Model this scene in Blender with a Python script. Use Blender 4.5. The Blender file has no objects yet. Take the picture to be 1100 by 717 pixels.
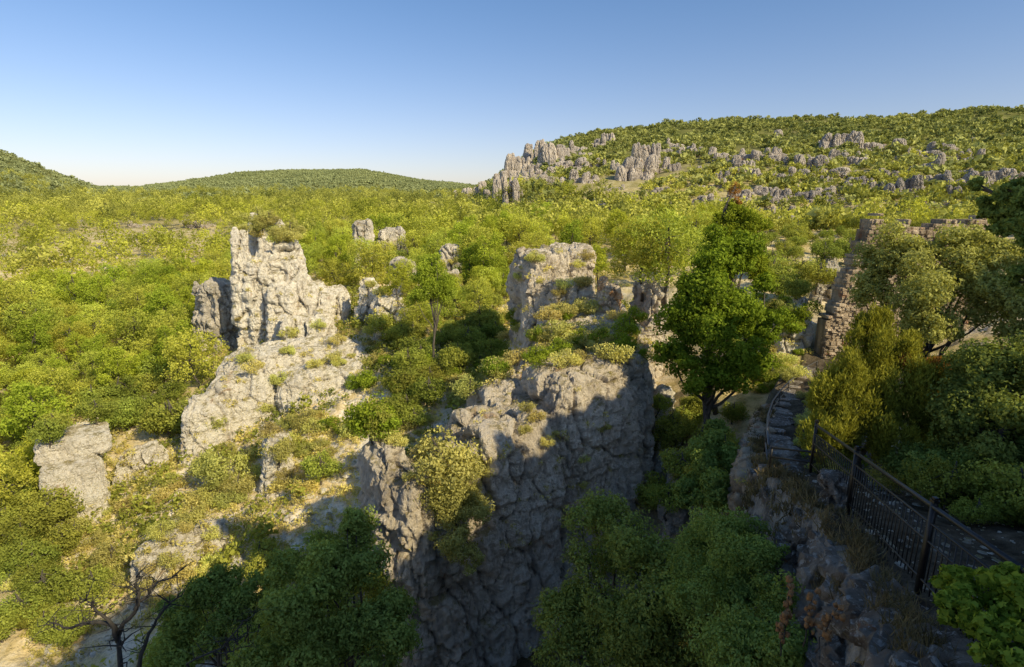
import bpy, math, random
import numpy as np
from mathutils import Vector, Matrix

random.seed(11)
RNG = np.random.default_rng(11)
scene = bpy.context.scene
COL = scene.collection
R = math.radians

# ------------------------------------------------------------------ camera
F, PITCH = 600.0, R(13.0)
CP, SP = math.cos(PITCH), math.sin(PITCH)
cam_d = bpy.data.cameras.new("camera")
cam_d.sensor_fit = 'HORIZONTAL'
cam_d.sensor_width = 36.0
cam_d.lens = F / 1100.0 * 36.0
cam_d.clip_start = 0.1
cam_d.clip_end = 30000
cam = bpy.data.objects.new("camera", cam_d)
cam.rotation_euler = (math.pi / 2 - PITCH, 0, 0)
COL.objects.link(cam)
scene.camera = cam


def at(px, py, d):
    """photo point at a depth -> a point of the place (eye at the origin, +Y ahead)"""
    x = (px - 550.0) / F * d
    c = (358.5 - py) / F * d
    return Vector((x, d * CP + c * SP, c * CP - d * SP))


def ray(px, py):
    return (at(px, py, 1.0)).normalized()


# ------------------------------------------------------------------ light
SUN_AZ, SUN_EL = R(132.0), R(35.0)
sun_dir = Vector((math.cos(SUN_EL) * math.sin(SUN_AZ), math.cos(SUN_EL) * math.cos(SUN_AZ), math.sin(SUN_EL)))
sl = bpy.data.lights.new("sun", 'SUN')
sl.energy = 5.0
sl.angle = R(0.53)
sl.color = (1.0, 0.85, 0.54)
so = bpy.data.objects.new("sun", sl)
so.rotation_euler = sun_dir.to_track_quat('Z', 'Y').to_euler()
so.location = (60, -60, 60)
COL.objects.link(so)
world = bpy.data.worlds.new("World")
scene.world = world
world.use_nodes = True
wn = world.node_tree
wn.nodes.clear()
sky = wn.nodes.new("ShaderNodeTexSky")
sky.sky_type = 'NISHITA'
sky.sun_disc = False
sky.sun_elevation = SUN_EL
sky.sun_rotation = SUN_AZ
sky.altitude = 200
sky.air_density = 1.0
sky.dust_density = 1.0
sky.ozone_density = 2.5
hs = wn.nodes.new("ShaderNodeHueSaturation")
hs.inputs['Saturation'].default_value = 1.0
bg = wn.nodes.new("ShaderNodeBackground")
bg.inputs['Strength'].default_value = 0.14
wo = wn.nodes.new("ShaderNodeOutputWorld")
wn.links.new(sky.outputs[0], hs.inputs['Color'])
tn = wn.nodes.new("ShaderNodeMix")
tn.data_type = 'RGBA'
tn.blend_type = 'MULTIPLY'
tn.inputs[0].default_value = 1.0
# the evening haze: a little rosier low down, a cleaner blue higher up
tc_w = wn.nodes.new("ShaderNodeTexCoord")
sx_w = wn.nodes.new("ShaderNodeSeparateXYZ")
rp_w = wn.nodes.new("ShaderNodeValToRGB")
rp_w.color_ramp.interpolation = 'EASE'
rp_w.color_ramp.elements[0].position = 0.0
rp_w.color_ramp.elements[0].color = (1.13, 0.96, 1.0, 1)
rp_w.color_ramp.elements[1].position = 0.42
rp_w.color_ramp.elements[1].color = (0.72, 0.90, 1.05, 1)
wn.links.new(tc_w.outputs['Generated'], sx_w.inputs[0])
wn.links.new(sx_w.outputs[2], rp_w.inputs[0])
wn.links.new(rp_w.outputs[0], tn.inputs[7])
wn.links.new(hs.outputs[0], tn.inputs[6])
wn.links.new(tn.outputs[2], bg.inputs[0])
wn.links.new(bg.outputs[0], wo.inputs[0])
scene.view_settings.view_transform = 'Standard'
scene.view_settings.look = 'None'
scene.view_settings.exposure = 0
scene.render.engine = 'CYCLES'
scene.cycles.max_bounces = 6
scene.cycles.diffuse_bounces = 3
scene.cycles.transmission_bounces = 3
scene.cycles.use_denoising = True


# ------------------------------------------------------------------ noise (numpy)
def _h(ix, iy, iz, s):
    n = (ix.astype(np.int64) * 374761393 + iy.astype(np.int64) * 668265263 + iz.astype(np.int64) * 2147483647 + s * 974634541) & 0xFFFFFFFF
    n = ((n ^ (n >> 13)) * 1274126177) & 0xFFFFFFFF
    n = ((n ^ (n >> 16)) * 2246822519) & 0xFFFFFFFF
    return (n ^ (n >> 15)) & 0xFFFFFFFF


def vnoise(p, seed=0):
    """smooth value noise in -1..1 at points p (N,3)"""
    p = np.asarray(p, dtype=np.float64)
    i = np.floor(p)
    f = p - i
    i = i.astype(np.int64)
    u = f * f * f * (f * (f * 6 - 15) + 10)
    out = np.zeros(len(p))
    for a in (0, 1):
        wx = u[:, 0] if a else 1 - u[:, 0]
        for b in (0, 1):
            wy = u[:, 1] if b else 1 - u[:, 1]
            for c in (0, 1):
                wz = u[:, 2] if c else 1 - u[:, 2]
                out += wx * wy * wz * (_h(i[:, 0] + a, i[:, 1] + b, i[:, 2] + c, seed) / 2147483648.0 - 1.0)
    return out


def fbm(p, octv=4, seed=0, gain=0.5, ridged=False):
    p = np.asarray(p, dtype=np.float64)
    out = np.zeros(len(p))
    amp, tot = 1.0, 0.0
    for k in range(octv):
        n = vnoise(p * (2.03 ** k) + 17.3 * k, seed + k * 7)
        if ridged:
            n = 1 - 2 * np.abs(n)
        out += amp * n
        tot += amp
        amp *= gain
    return out / tot


def cells(p, seed=0):
    """Voronoi cells: edge distance and a random value per cell"""
    p = np.asarray(p, dtype=np.float64)
    i = np.floor(p).astype(np.int64)
    d1 = np.full(len(p), 9.0)
    d2 = np.full(len(p), 9.0)
    cid = np.zeros(len(p))
    for a in (-1, 0, 1):
        for b in (-1, 0, 1):
            for c in (-1, 0, 1):
                jx, jy, jz = i[:, 0] + a, i[:, 1] + b, i[:, 2] + c
                h = _h(jx, jy, jz, seed) / 4294967296.0
                q = np.stack([jx + h, jy + _h(jx, jy, jz, seed + 1) / 4294967296.0, jz + _h(jx, jy, jz, seed + 2) / 4294967296.0], 1)
                d = np.linalg.norm(q - p, axis=1)
                m = d < d1
                d2 = np.where(m, d1, np.minimum(d2, d))
                d1 = np.where(m, d, d1)
                cid = np.where(m, h, cid)
    return d2 - d1, cid


# ------------------------------------------------------------------ mesh helpers
def build_mesh(name, V, faces, mats, smooth=False, attrs=None):
    """faces: list of (array (n,k), material index, tint array or None)"""
    me = bpy.data.meshes.new(name)
    V = np.asarray(V, dtype=np.float32)
    me.vertices.add(len(V))
    me.vertices.foreach_set("co", V.ravel())
    nf = sum(len(f[0]) for f in faces)
    idx = np.concatenate([np.asarray(f[0], dtype=np.int32).ravel() for f in faces])
    tot = np.concatenate([np.full(len(f[0]), np.asarray(f[0]).shape[1], dtype=np.int32) for f in faces])
    me.loops.add(len(idx))
    me.loops.foreach_set("vertex_index", idx)
    me.polygons.add(nf)
    st = np.zeros(nf, dtype=np.int32)
    st[1:] = np.cumsum(tot)[:-1]
    me.polygons.foreach_set("loop_start", st)
    me.polygons.foreach_set("loop_total", tot)
    me.polygons.foreach_set("material_index", np.concatenate([np.full(len(f[0]), f[1], dtype=np.int32) for f in faces]))
    me.update(calc_edges=True)
    me.polygons.foreach_set("use_smooth", np.full(nf, bool(smooth)))
    if any(f[2] is not None for f in faces):
        at_ = me.attributes.new("tint", 'FLOAT', 'FACE')
        at_.data.foreach_set("value", np.concatenate([np.asarray(f[2], dtype=np.float32) if f[2] is not None else np.zeros(len(f[0]), np.float32) for f in faces]))
    if attrs:
        for k, v in attrs.items():
            a = me.attributes.new(k, 'FLOAT', 'POINT')
            a.data.foreach_set("value", np.asarray(v, dtype=np.float32))
    for m in mats:
        me.materials.append(m)
    me.update()
    return me


def link(name, me, loc=(0, 0, 0), parent=None):
    o = bpy.data.objects.new(name, me)
    o.location = loc
    COL.objects.link(o)
    if parent:
        o.parent = parent
    return o


def tag(o, label=None, cat=None, group=None, kind=None):
    for k, v in (("label", label), ("category", cat), ("group", group), ("kind", kind)):
        if v:
            o[k] = v
    return o


def thing(name, label, cat, loc=(0, 0, 0), group=None):
    o = bpy.data.objects.new(name, None)
    o.empty_display_size = 0.3
    o.location = loc
    COL.objects.link(o)
    return tag(o, label, cat, group)


class Buf:
    """collects pieces of one mesh"""
    def __init__(self):
        self.V, self.F, self.n = [], [], 0

    def add(self, V, F, mi=0, tint=None):
        V = np.asarray(V, dtype=np.float64)
        F = np.asarray(F, dtype=np.int64)
        self.V.append(V)
        self.F.append((F + self.n, mi, tint))
        self.n += len(V)

    def tube(self, pts, rad, seg=7, mi=0):
        pts = np.asarray(pts, dtype=np.float64)
        rad = np.broadcast_to(np.asarray(rad, dtype=np.float64), (len(pts),))
        t = np.gradient(pts, axis=0)
        t /= np.linalg.norm(t, axis=1)[:, None] + 1e-9
        ref = np.array([0, 0, 1.0]) if abs(t[:, 2]).mean() < 0.8 else np.array([1.0, 0, 0])
        u = np.cross(t, ref)
        u /= np.linalg.norm(u, axis=1)[:, None] + 1e-9
        w = np.cross(t, u)
        a = np.linspace(0, 2 * np.pi, seg, endpoint=False)
        V = pts[:, None] + rad[:, None, None] * (np.cos(a)[None, :, None] * u[:, None] + np.sin(a)[None, :, None] * w[:, None])
        n = len(pts)
        F = []
        for i in range(n - 1):
            for j in range(seg):
                k = (j + 1) % seg
                F.append((i * seg + j, i * seg + k, (i + 1) * seg + k, (i + 1) * seg + j))
        V = V.reshape(-1, 3)
        V = np.concatenate([V, pts[:1], pts[-1:]])
        self.add(V, F, mi)
        b = self.n - len(V)
        cap = [(n * seg, (j + 1) % seg, j) for j in range(seg)] + [(n * seg + 1, (n - 1) * seg + j, (n - 1) * seg + (j + 1) % seg) for j in range(seg)]
        self.F.append((np.asarray(cap) + b, mi, None))

    def box(self, c, half, rotz=0.0, jit=0.0, mi=0, rng=RNG):
        s = np.array([[x, y, z] for z in (-1, 1) for y in (-1, 1) for x in (-1, 1)], dtype=np.float64)
        V = s * np.asarray(half) + (rng.uniform(-1, 1, (8, 3)) * jit if jit else 0)
        cz, sz = math.cos(rotz), math.sin(rotz)
        V = V @ np.array([[cz, sz, 0], [-sz, cz, 0], [0, 0, 1]]) + np.asarray(c)
        self.add(V, [(0, 2, 3, 1), (4, 5, 7, 6), (0, 1, 5, 4), (2, 6, 7, 3), (0, 4, 6, 2), (1, 3, 7, 5)], mi)

    def mesh(self, name, mats, smooth=False):
        return build_mesh(name, np.concatenate(self.V), self.F, mats, smooth)


# ------------------------------------------------------------------ materials
def new_mat(name):
    m = bpy.data.materials.new(name)
    m.use_nodes = True
    nt = m.node_tree
    nt.nodes.clear()
    out = nt.nodes.new("ShaderNodeOutputMaterial")
    return m, nt, out


def N(nt, t, **kw):
    n = nt.nodes.new(t)
    for k, v in kw.items():
        setattr(n, k, v)
    return n


def ramp(nt, fac, stops):
    r = N(nt, "ShaderNodeValToRGB")
    el = r.color_ramp.elements
    while len(el) < len(stops):
        el.new(0.5)
    for e, (p, c) in zip(el, stops):
        e.position = p
        e.color = (c[0], c[1], c[2], 1) if not isinstance(c, (int, float)) else (c, c, c, 1)
    nt.links.new(fac, r.inputs[0])
    return r.outputs[0]


def mix(nt, fac, a, b, mode='MIX'):
    m = N(nt, "ShaderNodeMix", data_type='RGBA', blend_type=mode)
    for s, v in ((m.inputs[0], fac), (m.inputs[6], a), (m.inputs[7], b)):
        if isinstance(v, (int, float)):
            s.default_value = v
        elif isinstance(v, tuple):
            s.default_value = (*v, 1)
        else:
            nt.links.new(v, s)
    return m.outputs[2]


def noise(nt, vec, scale, detail=5, rough=0.55, dist=0.0):
    n = N(nt, "ShaderNodeTexNoise")
    n.inputs['Scale'].default_value = scale
    n.inputs['Detail'].default_value = detail
    n.inputs['Roughness'].default_value = rough
    n.inputs['Distortion'].default_value = dist
    nt.links.new(vec, n.inputs['Vector'])
    return n.outputs['Fac']


def mapping(nt, vec, scale=(1, 1, 1), rot=(0, 0, 0)):
    m = N(nt, "ShaderNodeMapping")
    m.inputs['Scale'].default_value = scale
    m.inputs['Rotation'].default_value = rot
    nt.links.new(vec, m.inputs['Vector'])
    return m.outputs[0]


def math_n(nt, op, a, b=None):
    m = N(nt, "ShaderNodeMath", operation=op)
    for s, v in ((m.inputs[0], a), (m.inputs[1], b)):
        if v is None:
            continue
        if isinstance(v, (int, float)):
            s.default_value = v
        else:
            nt.links.new(v, s)
    return m.outputs[0]


def bump(nt, h, strength, dist):
    b = N(nt, "ShaderNodeBump")
    b.inputs['Strength'].default_value = strength
    b.inputs['Distance'].default_value = dist
    nt.links.new(h, b.inputs['Height'])
    return b.outputs[0]


def rock_mat(name, light, mid, dark, ochre=(0.46, 0.24, 0.09), ochre_amt=0.62, S=1.0, lichen=None, veg=None):
    m, nt, out = new_mat(name)
    tc = N(nt, "ShaderNodeNewGeometry")
    pos = tc.outputs['Position']
    base = ramp(nt, noise(nt, pos, 0.33 * S, 6, 0.62, 0.6), [(0.30, dark), (0.45, mid), (0.60, light)])
    # rain streaks that run down the face
    st = ramp(nt, noise(nt, mapping(nt, pos, (1.1 * S, 1.1 * S, 0.13 * S)), 1.0, 6, 0.7, 0.5), [(0.48, 0.0), (0.66, 1.0)])
    base = mix(nt, math_n(nt, 'MULTIPLY', st, 0.62), base, dark)
    fine = ramp(nt, noise(nt, pos, 2.6 * S, 8, 0.75), [(0.30, 0.60), (0.42, 1.0), (0.68, 1.12)])
    base = mix(nt, 1.0, base, fine, 'MULTIPLY')
    och = ramp(nt, noise(nt, pos, 0.5 * S, 4, 0.6, 1.0), [(ochre_amt, 0.0), (ochre_amt + 0.09, 1.0)])
    base = mix(nt, math_n(nt, 'MULTIPLY', och, 0.7), base, ochre)
    if veg:
        nz = N(nt, "ShaderNodeSeparateXYZ")
        nt.links.new(tc.outputs['Normal'], nz.inputs[0])
        up = ramp(nt, nz.outputs[2], [(0.45, 0.0), (0.85, 1.0)])
        vn = ramp(nt, noise(nt, pos, 1.1 * S, 6, 0.7), [(0.44, 0.0), (0.56, 1.0)])
        base = mix(nt, math_n(nt, 'MULTIPLY', math_n(nt, 'MULTIPLY', up, vn), 0.85), base, veg)
    if lichen:
        ln = ramp(nt, noise(nt, pos, 3.0 * S, 5, 0.7, 0.5), [(0.56, 0.0), (0.60, 1.0)])
        base = mix(nt, math_n(nt, 'MULTIPLY', ln, 0.85), base, lichen)
    cr = N(nt, "ShaderNodeTexVoronoi", feature='DISTANCE_TO_EDGE')
    cr.inputs['Scale'].default_value = 0.55 * S
    wob = N(nt, "ShaderNodeVectorMath", operation='ADD')
    nv = N(nt, "ShaderNodeTexNoise")
    nv.inputs['Scale'].default_value = 0.9 * S
    nv.inputs['Detail'].default_value = 5
    nt.links.new(pos, nv.inputs['Vector'])
    nt.links.new(mapping(nt, pos, (1.3, 1.3, 0.55)), wob.inputs[0])
    nt.links.new(nv.outputs['Color'], wob.inputs[1])
    nt.links.new(wob.outputs[0], cr.inputs['Vector'])
    crk = ramp(nt, cr.outputs['Distance'], [(0.0, 0.0), (0.035, 1.0)])
    base = mix(nt, math_n(nt, 'MULTIPLY', math_n(nt, 'SUBTRACT', 1.0, crk), math_n(nt, 'MULTIPLY', st, 0.35)), base, (0.07, 0.06, 0.05))
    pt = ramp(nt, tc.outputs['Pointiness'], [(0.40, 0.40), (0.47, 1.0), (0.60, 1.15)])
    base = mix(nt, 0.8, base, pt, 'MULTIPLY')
    bs = N(nt, "ShaderNodeBsdfPrincipled")
    bs.inputs['Roughness'].default_value = 0.95
    bs.inputs['Specular IOR Level'].default_value = 0.1
    nt.links.new(base, bs.inputs['Base Color'])
    h = math_n(nt, 'ADD', noise(nt, pos, 2.2 * S, 10, 0.8), math_n(nt, 'MULTIPLY', crk, 0.12))
    nt.links.new(bump(nt, h, 1.0, 0.6 / S), bs.inputs['Normal'])
    nt.links.new(bs.outputs[0], out.inputs[0])
    return m


def leaf_mat(name, dark, light, var=0.25, trans=0.30, hue=(.48, .52), sat=1.0):
    m, nt, out = new_mat(name)
    a = N(nt, "ShaderNodeAttribute", attribute_name="tint")
    oi = N(nt, "ShaderNodeObjectInfo")
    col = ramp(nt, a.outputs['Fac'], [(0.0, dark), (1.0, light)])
    h = N(nt, "ShaderNodeHueSaturation")
    h.inputs['Saturation'].default_value = sat
    mr = N(nt, "ShaderNodeMapRange")
    mr.inputs[3].default_value = hue[0]
    mr.inputs[4].default_value = hue[1]
    nt.links.new(oi.outputs['Random'], mr.inputs[0])
    nt.links.new(mr.outputs[0], h.inputs['Hue'])
    mv = N(nt, "ShaderNodeMapRange")
    mv.inputs[3].default_value = 1 - var
    mv.inputs[4].default_value = 1 + var
    nt.links.new(math_n(nt, 'FRACT', math_n(nt, 'MULTIPLY', oi.outputs['Random'], 7.31)), mv.inputs[0])
    nt.links.new(mv.outputs[0], h.inputs['Value'])
    nt.links.new(col, h.inputs['Color'])
    d = N(nt, "ShaderNodeBsdfDiffuse")
    t = N(nt, "ShaderNodeBsdfTranslucent")
    nt.links.new(h.outputs[0], d.inputs[0])
    nt.links.new(mix(nt, 1.0, h.outputs[0], (1.25, 1.2, 0.6), 'MULTIPLY'), t.inputs[0])
    mx = N(nt, "ShaderNodeMixShader")
    mx.inputs[0].default_value = trans
    nt.links.new(d.outputs[0], mx.inputs[1])
    nt.links.new(t.outputs[0], mx.inputs[2])
    nt.links.new(mx.outputs[0], out.inputs[0])
    return m


def plain_mat(name, a, b, scale=6, rough=0.9, metal=0.0, bmp=0.3, stretch=(1, 1, 1)):
    m, nt, out = new_mat(name)
    tc = N(nt, "ShaderNodeTexCoord")
    v = mapping(nt, tc.outputs['Object'], stretch)
    n = noise(nt, v, scale, 6, 0.65)
    bs = N(nt, "ShaderNodeBsdfPrincipled")
    bs.inputs['Roughness'].default_value = rough
    bs.inputs['Metallic'].default_value = metal
    nt.links.new(ramp(nt, n, [(0.35, a), (0.65, b)]), bs.inputs['Base Color'])
    nt.links.new(bump(nt, n, bmp, 0.05), bs.inputs['Normal'])
    nt.links.new(bs.outputs[0], out.inputs[0])
    return m


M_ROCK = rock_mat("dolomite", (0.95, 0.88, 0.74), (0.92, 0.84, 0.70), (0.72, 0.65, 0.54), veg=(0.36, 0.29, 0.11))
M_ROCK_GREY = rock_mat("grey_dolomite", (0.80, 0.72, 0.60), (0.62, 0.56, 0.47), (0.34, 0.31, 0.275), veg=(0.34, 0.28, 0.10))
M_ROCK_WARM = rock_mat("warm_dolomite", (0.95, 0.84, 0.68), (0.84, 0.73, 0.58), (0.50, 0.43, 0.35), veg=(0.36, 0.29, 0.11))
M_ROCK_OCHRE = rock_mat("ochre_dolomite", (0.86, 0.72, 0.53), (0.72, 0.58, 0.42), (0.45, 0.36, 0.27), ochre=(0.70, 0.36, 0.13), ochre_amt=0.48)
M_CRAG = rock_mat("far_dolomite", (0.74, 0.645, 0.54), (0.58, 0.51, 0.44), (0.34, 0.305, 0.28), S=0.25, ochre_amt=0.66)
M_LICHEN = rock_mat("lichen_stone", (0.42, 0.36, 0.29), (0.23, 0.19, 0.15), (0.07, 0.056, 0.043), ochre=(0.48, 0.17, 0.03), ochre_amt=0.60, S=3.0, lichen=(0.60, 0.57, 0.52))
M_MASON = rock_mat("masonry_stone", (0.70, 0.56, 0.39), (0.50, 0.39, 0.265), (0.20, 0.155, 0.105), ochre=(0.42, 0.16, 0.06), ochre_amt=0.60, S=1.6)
M_BARK = plain_mat("bark", (0.05, 0.042, 0.034), (0.13, 0.11, 0.09), 9, stretch=(1, 1, 0.25), bmp=0.7)
M_DEAD = plain_mat("dead_wood", (0.02, 0.018, 0.016), (0.065, 0.058, 0.05), 9, stretch=(1, 1, 0.25), bmp=0.5)
M_IRON = plain_mat("black_painted_iron", (0.012, 0.012, 0.013), (0.022, 0.021, 0.021), 30, rough=0.42, metal=0.3, bmp=0.1)
M_IRON2 = plain_mat("worn_grey_iron", (0.10, 0.10, 0.10), (0.19, 0.18, 0.165), 22, rough=0.5, metal=0.5, bmp=0.1)
L_PINE = leaf_mat("pine_needles", (0.23, 0.26, 0.045), (0.86, 0.84, 0.15), 0.2, 0.42, (0.492, 0.526))
L_PINE_G = leaf_mat("green_pine_needles", (0.18, 0.225, 0.03), (0.66, 0.70, 0.085), 0.2, 0.42, (0.49, 0.52))
L_OAK = leaf_mat("holm_oak_leaves", (0.12, 0.15, 0.03), (0.52, 0.53, 0.10), 0.28, 0.34, (0.487, 0.525))
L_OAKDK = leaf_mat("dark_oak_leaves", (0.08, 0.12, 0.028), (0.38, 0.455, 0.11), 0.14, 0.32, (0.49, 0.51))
L_GREEN = leaf_mat("fresh_oak_leaves", (0.085, 0.14, 0.015), (0.44, 0.53, 0.055), 0.12, 0.38, (0.49, 0.51))
L_OLIVE = leaf_mat("grey_olive_leaves", (0.22, 0.22, 0.065), (0.74, 0.69, 0.22), 0.15, 0.34, (0.49, 0.52))
L_SCRUB = leaf_mat("scrub_leaves", (0.31, 0.27, 0.085), (0.84, 0.74, 0.26), 0.25, 0.32, (0.488, 0.54))
L_JUNI = leaf_mat("juniper_sprays", (0.13, 0.145, 0.022), (0.46, 0.44, 0.065), 0.1, 0.32, (0.49, 0.51))
L_RUST = leaf_mat("rust_brown_needles", (0.24, 0.12, 0.035), (0.56, 0.31, 0.09), 0.1, 0.3, (0.5, 0.5))
L_IVY = leaf_mat("ivy_leaves", (0.10, 0.17, 0.02), (0.42, 0.52, 0.07), 0.1, 0.4, (0.5, 0.5))
L_STRAW = leaf_mat("dry_straw", (0.11, 0.09, 0.05), (0.33, 0.26, 0.14), 0.1, 0.3, (0.5, 0.5))
L_FAR = leaf_mat("far_forest_leaves", (0.15, 0.18, 0.06), (0.52, 0.52, 0.16), 0.1, 0.2, (0.5, 0.5))
L_PINE_F = leaf_mat("valley_pine_needles", (0.19, 0.22, 0.035), (0.74, 0.74, 0.115), 0.1, 0.38, (0.5, 0.5))
L_MID = leaf_mat("mid_forest_leaves", (0.18, 0.20, 0.048), (0.66, 0.64, 0.14), 0.1, 0.28, (0.5, 0.5))
L_HILL = leaf_mat("hazy_hill_forest_leaves", (0.23, 0.265, 0.125), (0.38, 0.41, 0.185), 0.1, 0.15, (0.5, 0.5))  # distance haze put into the leaf colour, paler and bluer


# ------------------------------------------------------------------ terrain
def skyline(pts):
    """photo skyline points -> (azimuth, tan elevation) arrays"""
    a, t = [], []
    for px, py in pts:
        v = at(px, py, 1.0)
        a.append(math.atan2(v.x, v.y))
        t.append(v.z / math.hypot(v.x, v.y))
    return np.array(a), np.array(t)


SKY_L = skyline([(-600, 150), (-150, 132), (0, 162), (50, 183), (100, 201), (130, 212), (200, 228), (300, 240)])
SKY_M = skyline([(-500, 196), (0, 200), (100, 201), (150, 202), (200, 195), (260, 186), (330, 183), (390, 183), (450, 194), (500, 199), (560, 205), (700, 215)])
SKY_R = skyline([(430, 250), (470, 226), (492, 212), (515, 203), (535, 193), (548, 184), (560, 174), (580, 160), (600, 151), (640, 143), (700, 140),
                 (715, 133), (760, 128), (850, 127), (950, 129), (1030, 123), (1060, 120), (1100, 120), (1500, 110)])

TAB = {
    -180: [(1.2, -1.75), (6, -2.2), (30, -5), (100, -6), (400, 20), (8000, 60)],
    -130: [(1.2, -1.8), (4, -3.5), (12, -9), (30, -14), (100, -14), (400, 10), (8000, 60)],
    -90: [(1.0, -2.2), (2.5, -7), (6, -14), (12, -20), (20, -25), (35, -29), (60, -30), (100, -27), (200, -15), (400, 5), (800, 40), (8000, 60)],
    -60: [(1.0, -3), (4, -12), (8, -18), (16, -23), (30, -27), (45, -29), (70, -28), (110, -25), (180, -18), (300, -10), (450, -3), (700, 8), (8000, 30)],
    -42: [(1, -5), (2, -9), (8, -19), (16, -24), (30, -28), (45, -29), (60, -27.5), (80, -25.5), (110, -22), (150, -19), (200, -15.5), (300, -9), (450, -2), (600, 3), (900, 15), (8000, 30)],
    -36: [(1, -5), (2, -10), (10, -20), (20, -24.5), (32, -27.5), (45, -27.5), (60, -26), (80, -24), (110, -20.5), (150, -17), (220, -13), (320, -8), (450, -3), (600, 2), (900, 14), (8000, 30)],
    -28: [(1, -5), (2, -10), (10, -19), (20, -23.5), (32, -26), (42, -26), (52, -24.5), (62, -22), (75, -19.5), (90, -20), (110, -18.5), (150, -16), (220, -12), (320, -7), (450, -2), (600, 2), (900, 14), (8000, 30)],
    -20: [(1, -5), (2, -10), (10, -19), (20, -23), (30, -25.5), (38, -25), (46, -22.5), (58, -20), (75, -17.5), (95, -16.5), (150, -13.5), (220, -11), (320, -7), (450, -2), (600, 2), (900, 14), (8000, 30)],
    -10: [(1, -5), (2, -9), (10, -19), (18, -23), (28, -25), (38, -24), (48, -20), (56, -17), (65, -15.5), (90, -14), (150, -11.5), (220, -9), (320, -6), (450, -1), (600, 2), (900, 14), (8000, 30)],
    0: [(1, -4), (2, -8), (8, -17), (16, -22), (24, -24.5), (36, -24), (46, -19), (56, -16), (70, -14.5), (100, -13), (150, -10.5), (220, -8), (320, -5), (500, 2), (8000, 30)],
    10: [(1, -4), (2, -7), (8, -16), (14, -20), (24, -23.5), (36, -22), (46, -16), (60, -13.5), (90, -12), (150, -9), (220, -7), (320, -4), (500, 2), (8000, 30)],
    20: [(1, -3.5), (2, -6), (8, -14), (14, -17), (22, -18), (30, -14.5), (45, -12), (60, -11), (90, -9.5), (150, -8), (220, -6), (320, -3), (8000, 30)],
    30: [(1, -3), (2, -5), (8, -11), (16, -13.5), (25, -13.5), (40, -12), (60, -10), (100, -8), (160, -7), (240, -5), (320, -3), (8000, 30)],
    40: [(1, -2.8), (2, -4), (8, -8), (16, -9), (40, -9.5), (70, -8.5), (110, -7), (160, -6), (240, -4), (320, -2), (8000, 30)],
    60: [(1, -2.5), (2, -4), (8, -5), (40, -4), (100, -4), (240, 0), (500, 20), (8000, 30)],
    90: [(1, -2), (3, -3), (10, -3), (30, -2), (100, 0), (300, 10), (8000, 30)],
    180: [(1.2, -1.75), (6, -2.2), (30, -3), (100, -2), (400, 20), (8000, 60)],
}
GA = np.arange(-180, 181, 2.0)
GL = np.linspace(math.log(0.8), math.log(9000), 300)
_cols = sorted(TAB)
_T = np.array([np.interp(GL, [math.log(a) for a, b in TAB[c]], [b for a, b in TAB[c]]) for c in _cols])
GRID = np.array([np.interp(GA, _cols, _T[:, j]) for j in range(len(GL))]).T
for _ in range(6):
    g = GRID.copy()
    g[:, 1:-1] = 0.25 * GRID[:, :-2] + 0.5 * GRID[:, 1:-1] + 0.25 * GRID[:, 2:]
    GRID = g.copy()
    if _ < 3:
        g[1:-1] = 0.25 * GRID[:-2] + 0.5 * GRID[1:-1] + 0.25 * GRID[2:]
        GRID = g

SPUR = np.array([(-2.5, -14, -2.0), (-1.0, -4, -1.8), (0.1, 0.1, -1.8), (1.9, 1.6, -2.75), (2.65, 2.7, -3.3), (3.25, 3.8, -3.82), (4.25, 6.0, -4.62), (5.1, 8.6, -5.3), (5.9, 12, -6.3),
                 (7.4, 16, -7.6), (9.4, 20.6, -8.7), (13.0, 27, -9.8), (16.5, 33, -10.4), (21, 39, -11.2), (25, 45, -11.0), (31, 60, -10), (40, 85, -9)])


def spur_info(x, y):
    best = np.full(x.shape, 1e9)
    lat = np.zeros(x.shape)
    zz = np.zeros(x.shape)
    for i in range(len(SPUR) - 1):
        a, b = SPUR[i], SPUR[i + 1]
        dx, dy = b[0] - a[0], b[1] - a[1]
        L = math.hypot(dx, dy)
        t = np.clip(((x - a[0]) * dx + (y - a[1]) * dy) / L ** 2, 0, 1)
        qx, qy = a[0] + t * dx, a[1] + t * dy
        d = np.hypot(x - qx, y - qy)
        side = (x - a[0]) * dy - (y - a[1]) * dx
        m = d < best
        best = np.where(m, d, best)
        lat = np.where(m, np.where(side > 0, d, -d), lat)
        zz = np.where(m, a[2] + t * (b[2] - a[2]), zz)
    return lat, zz


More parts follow.
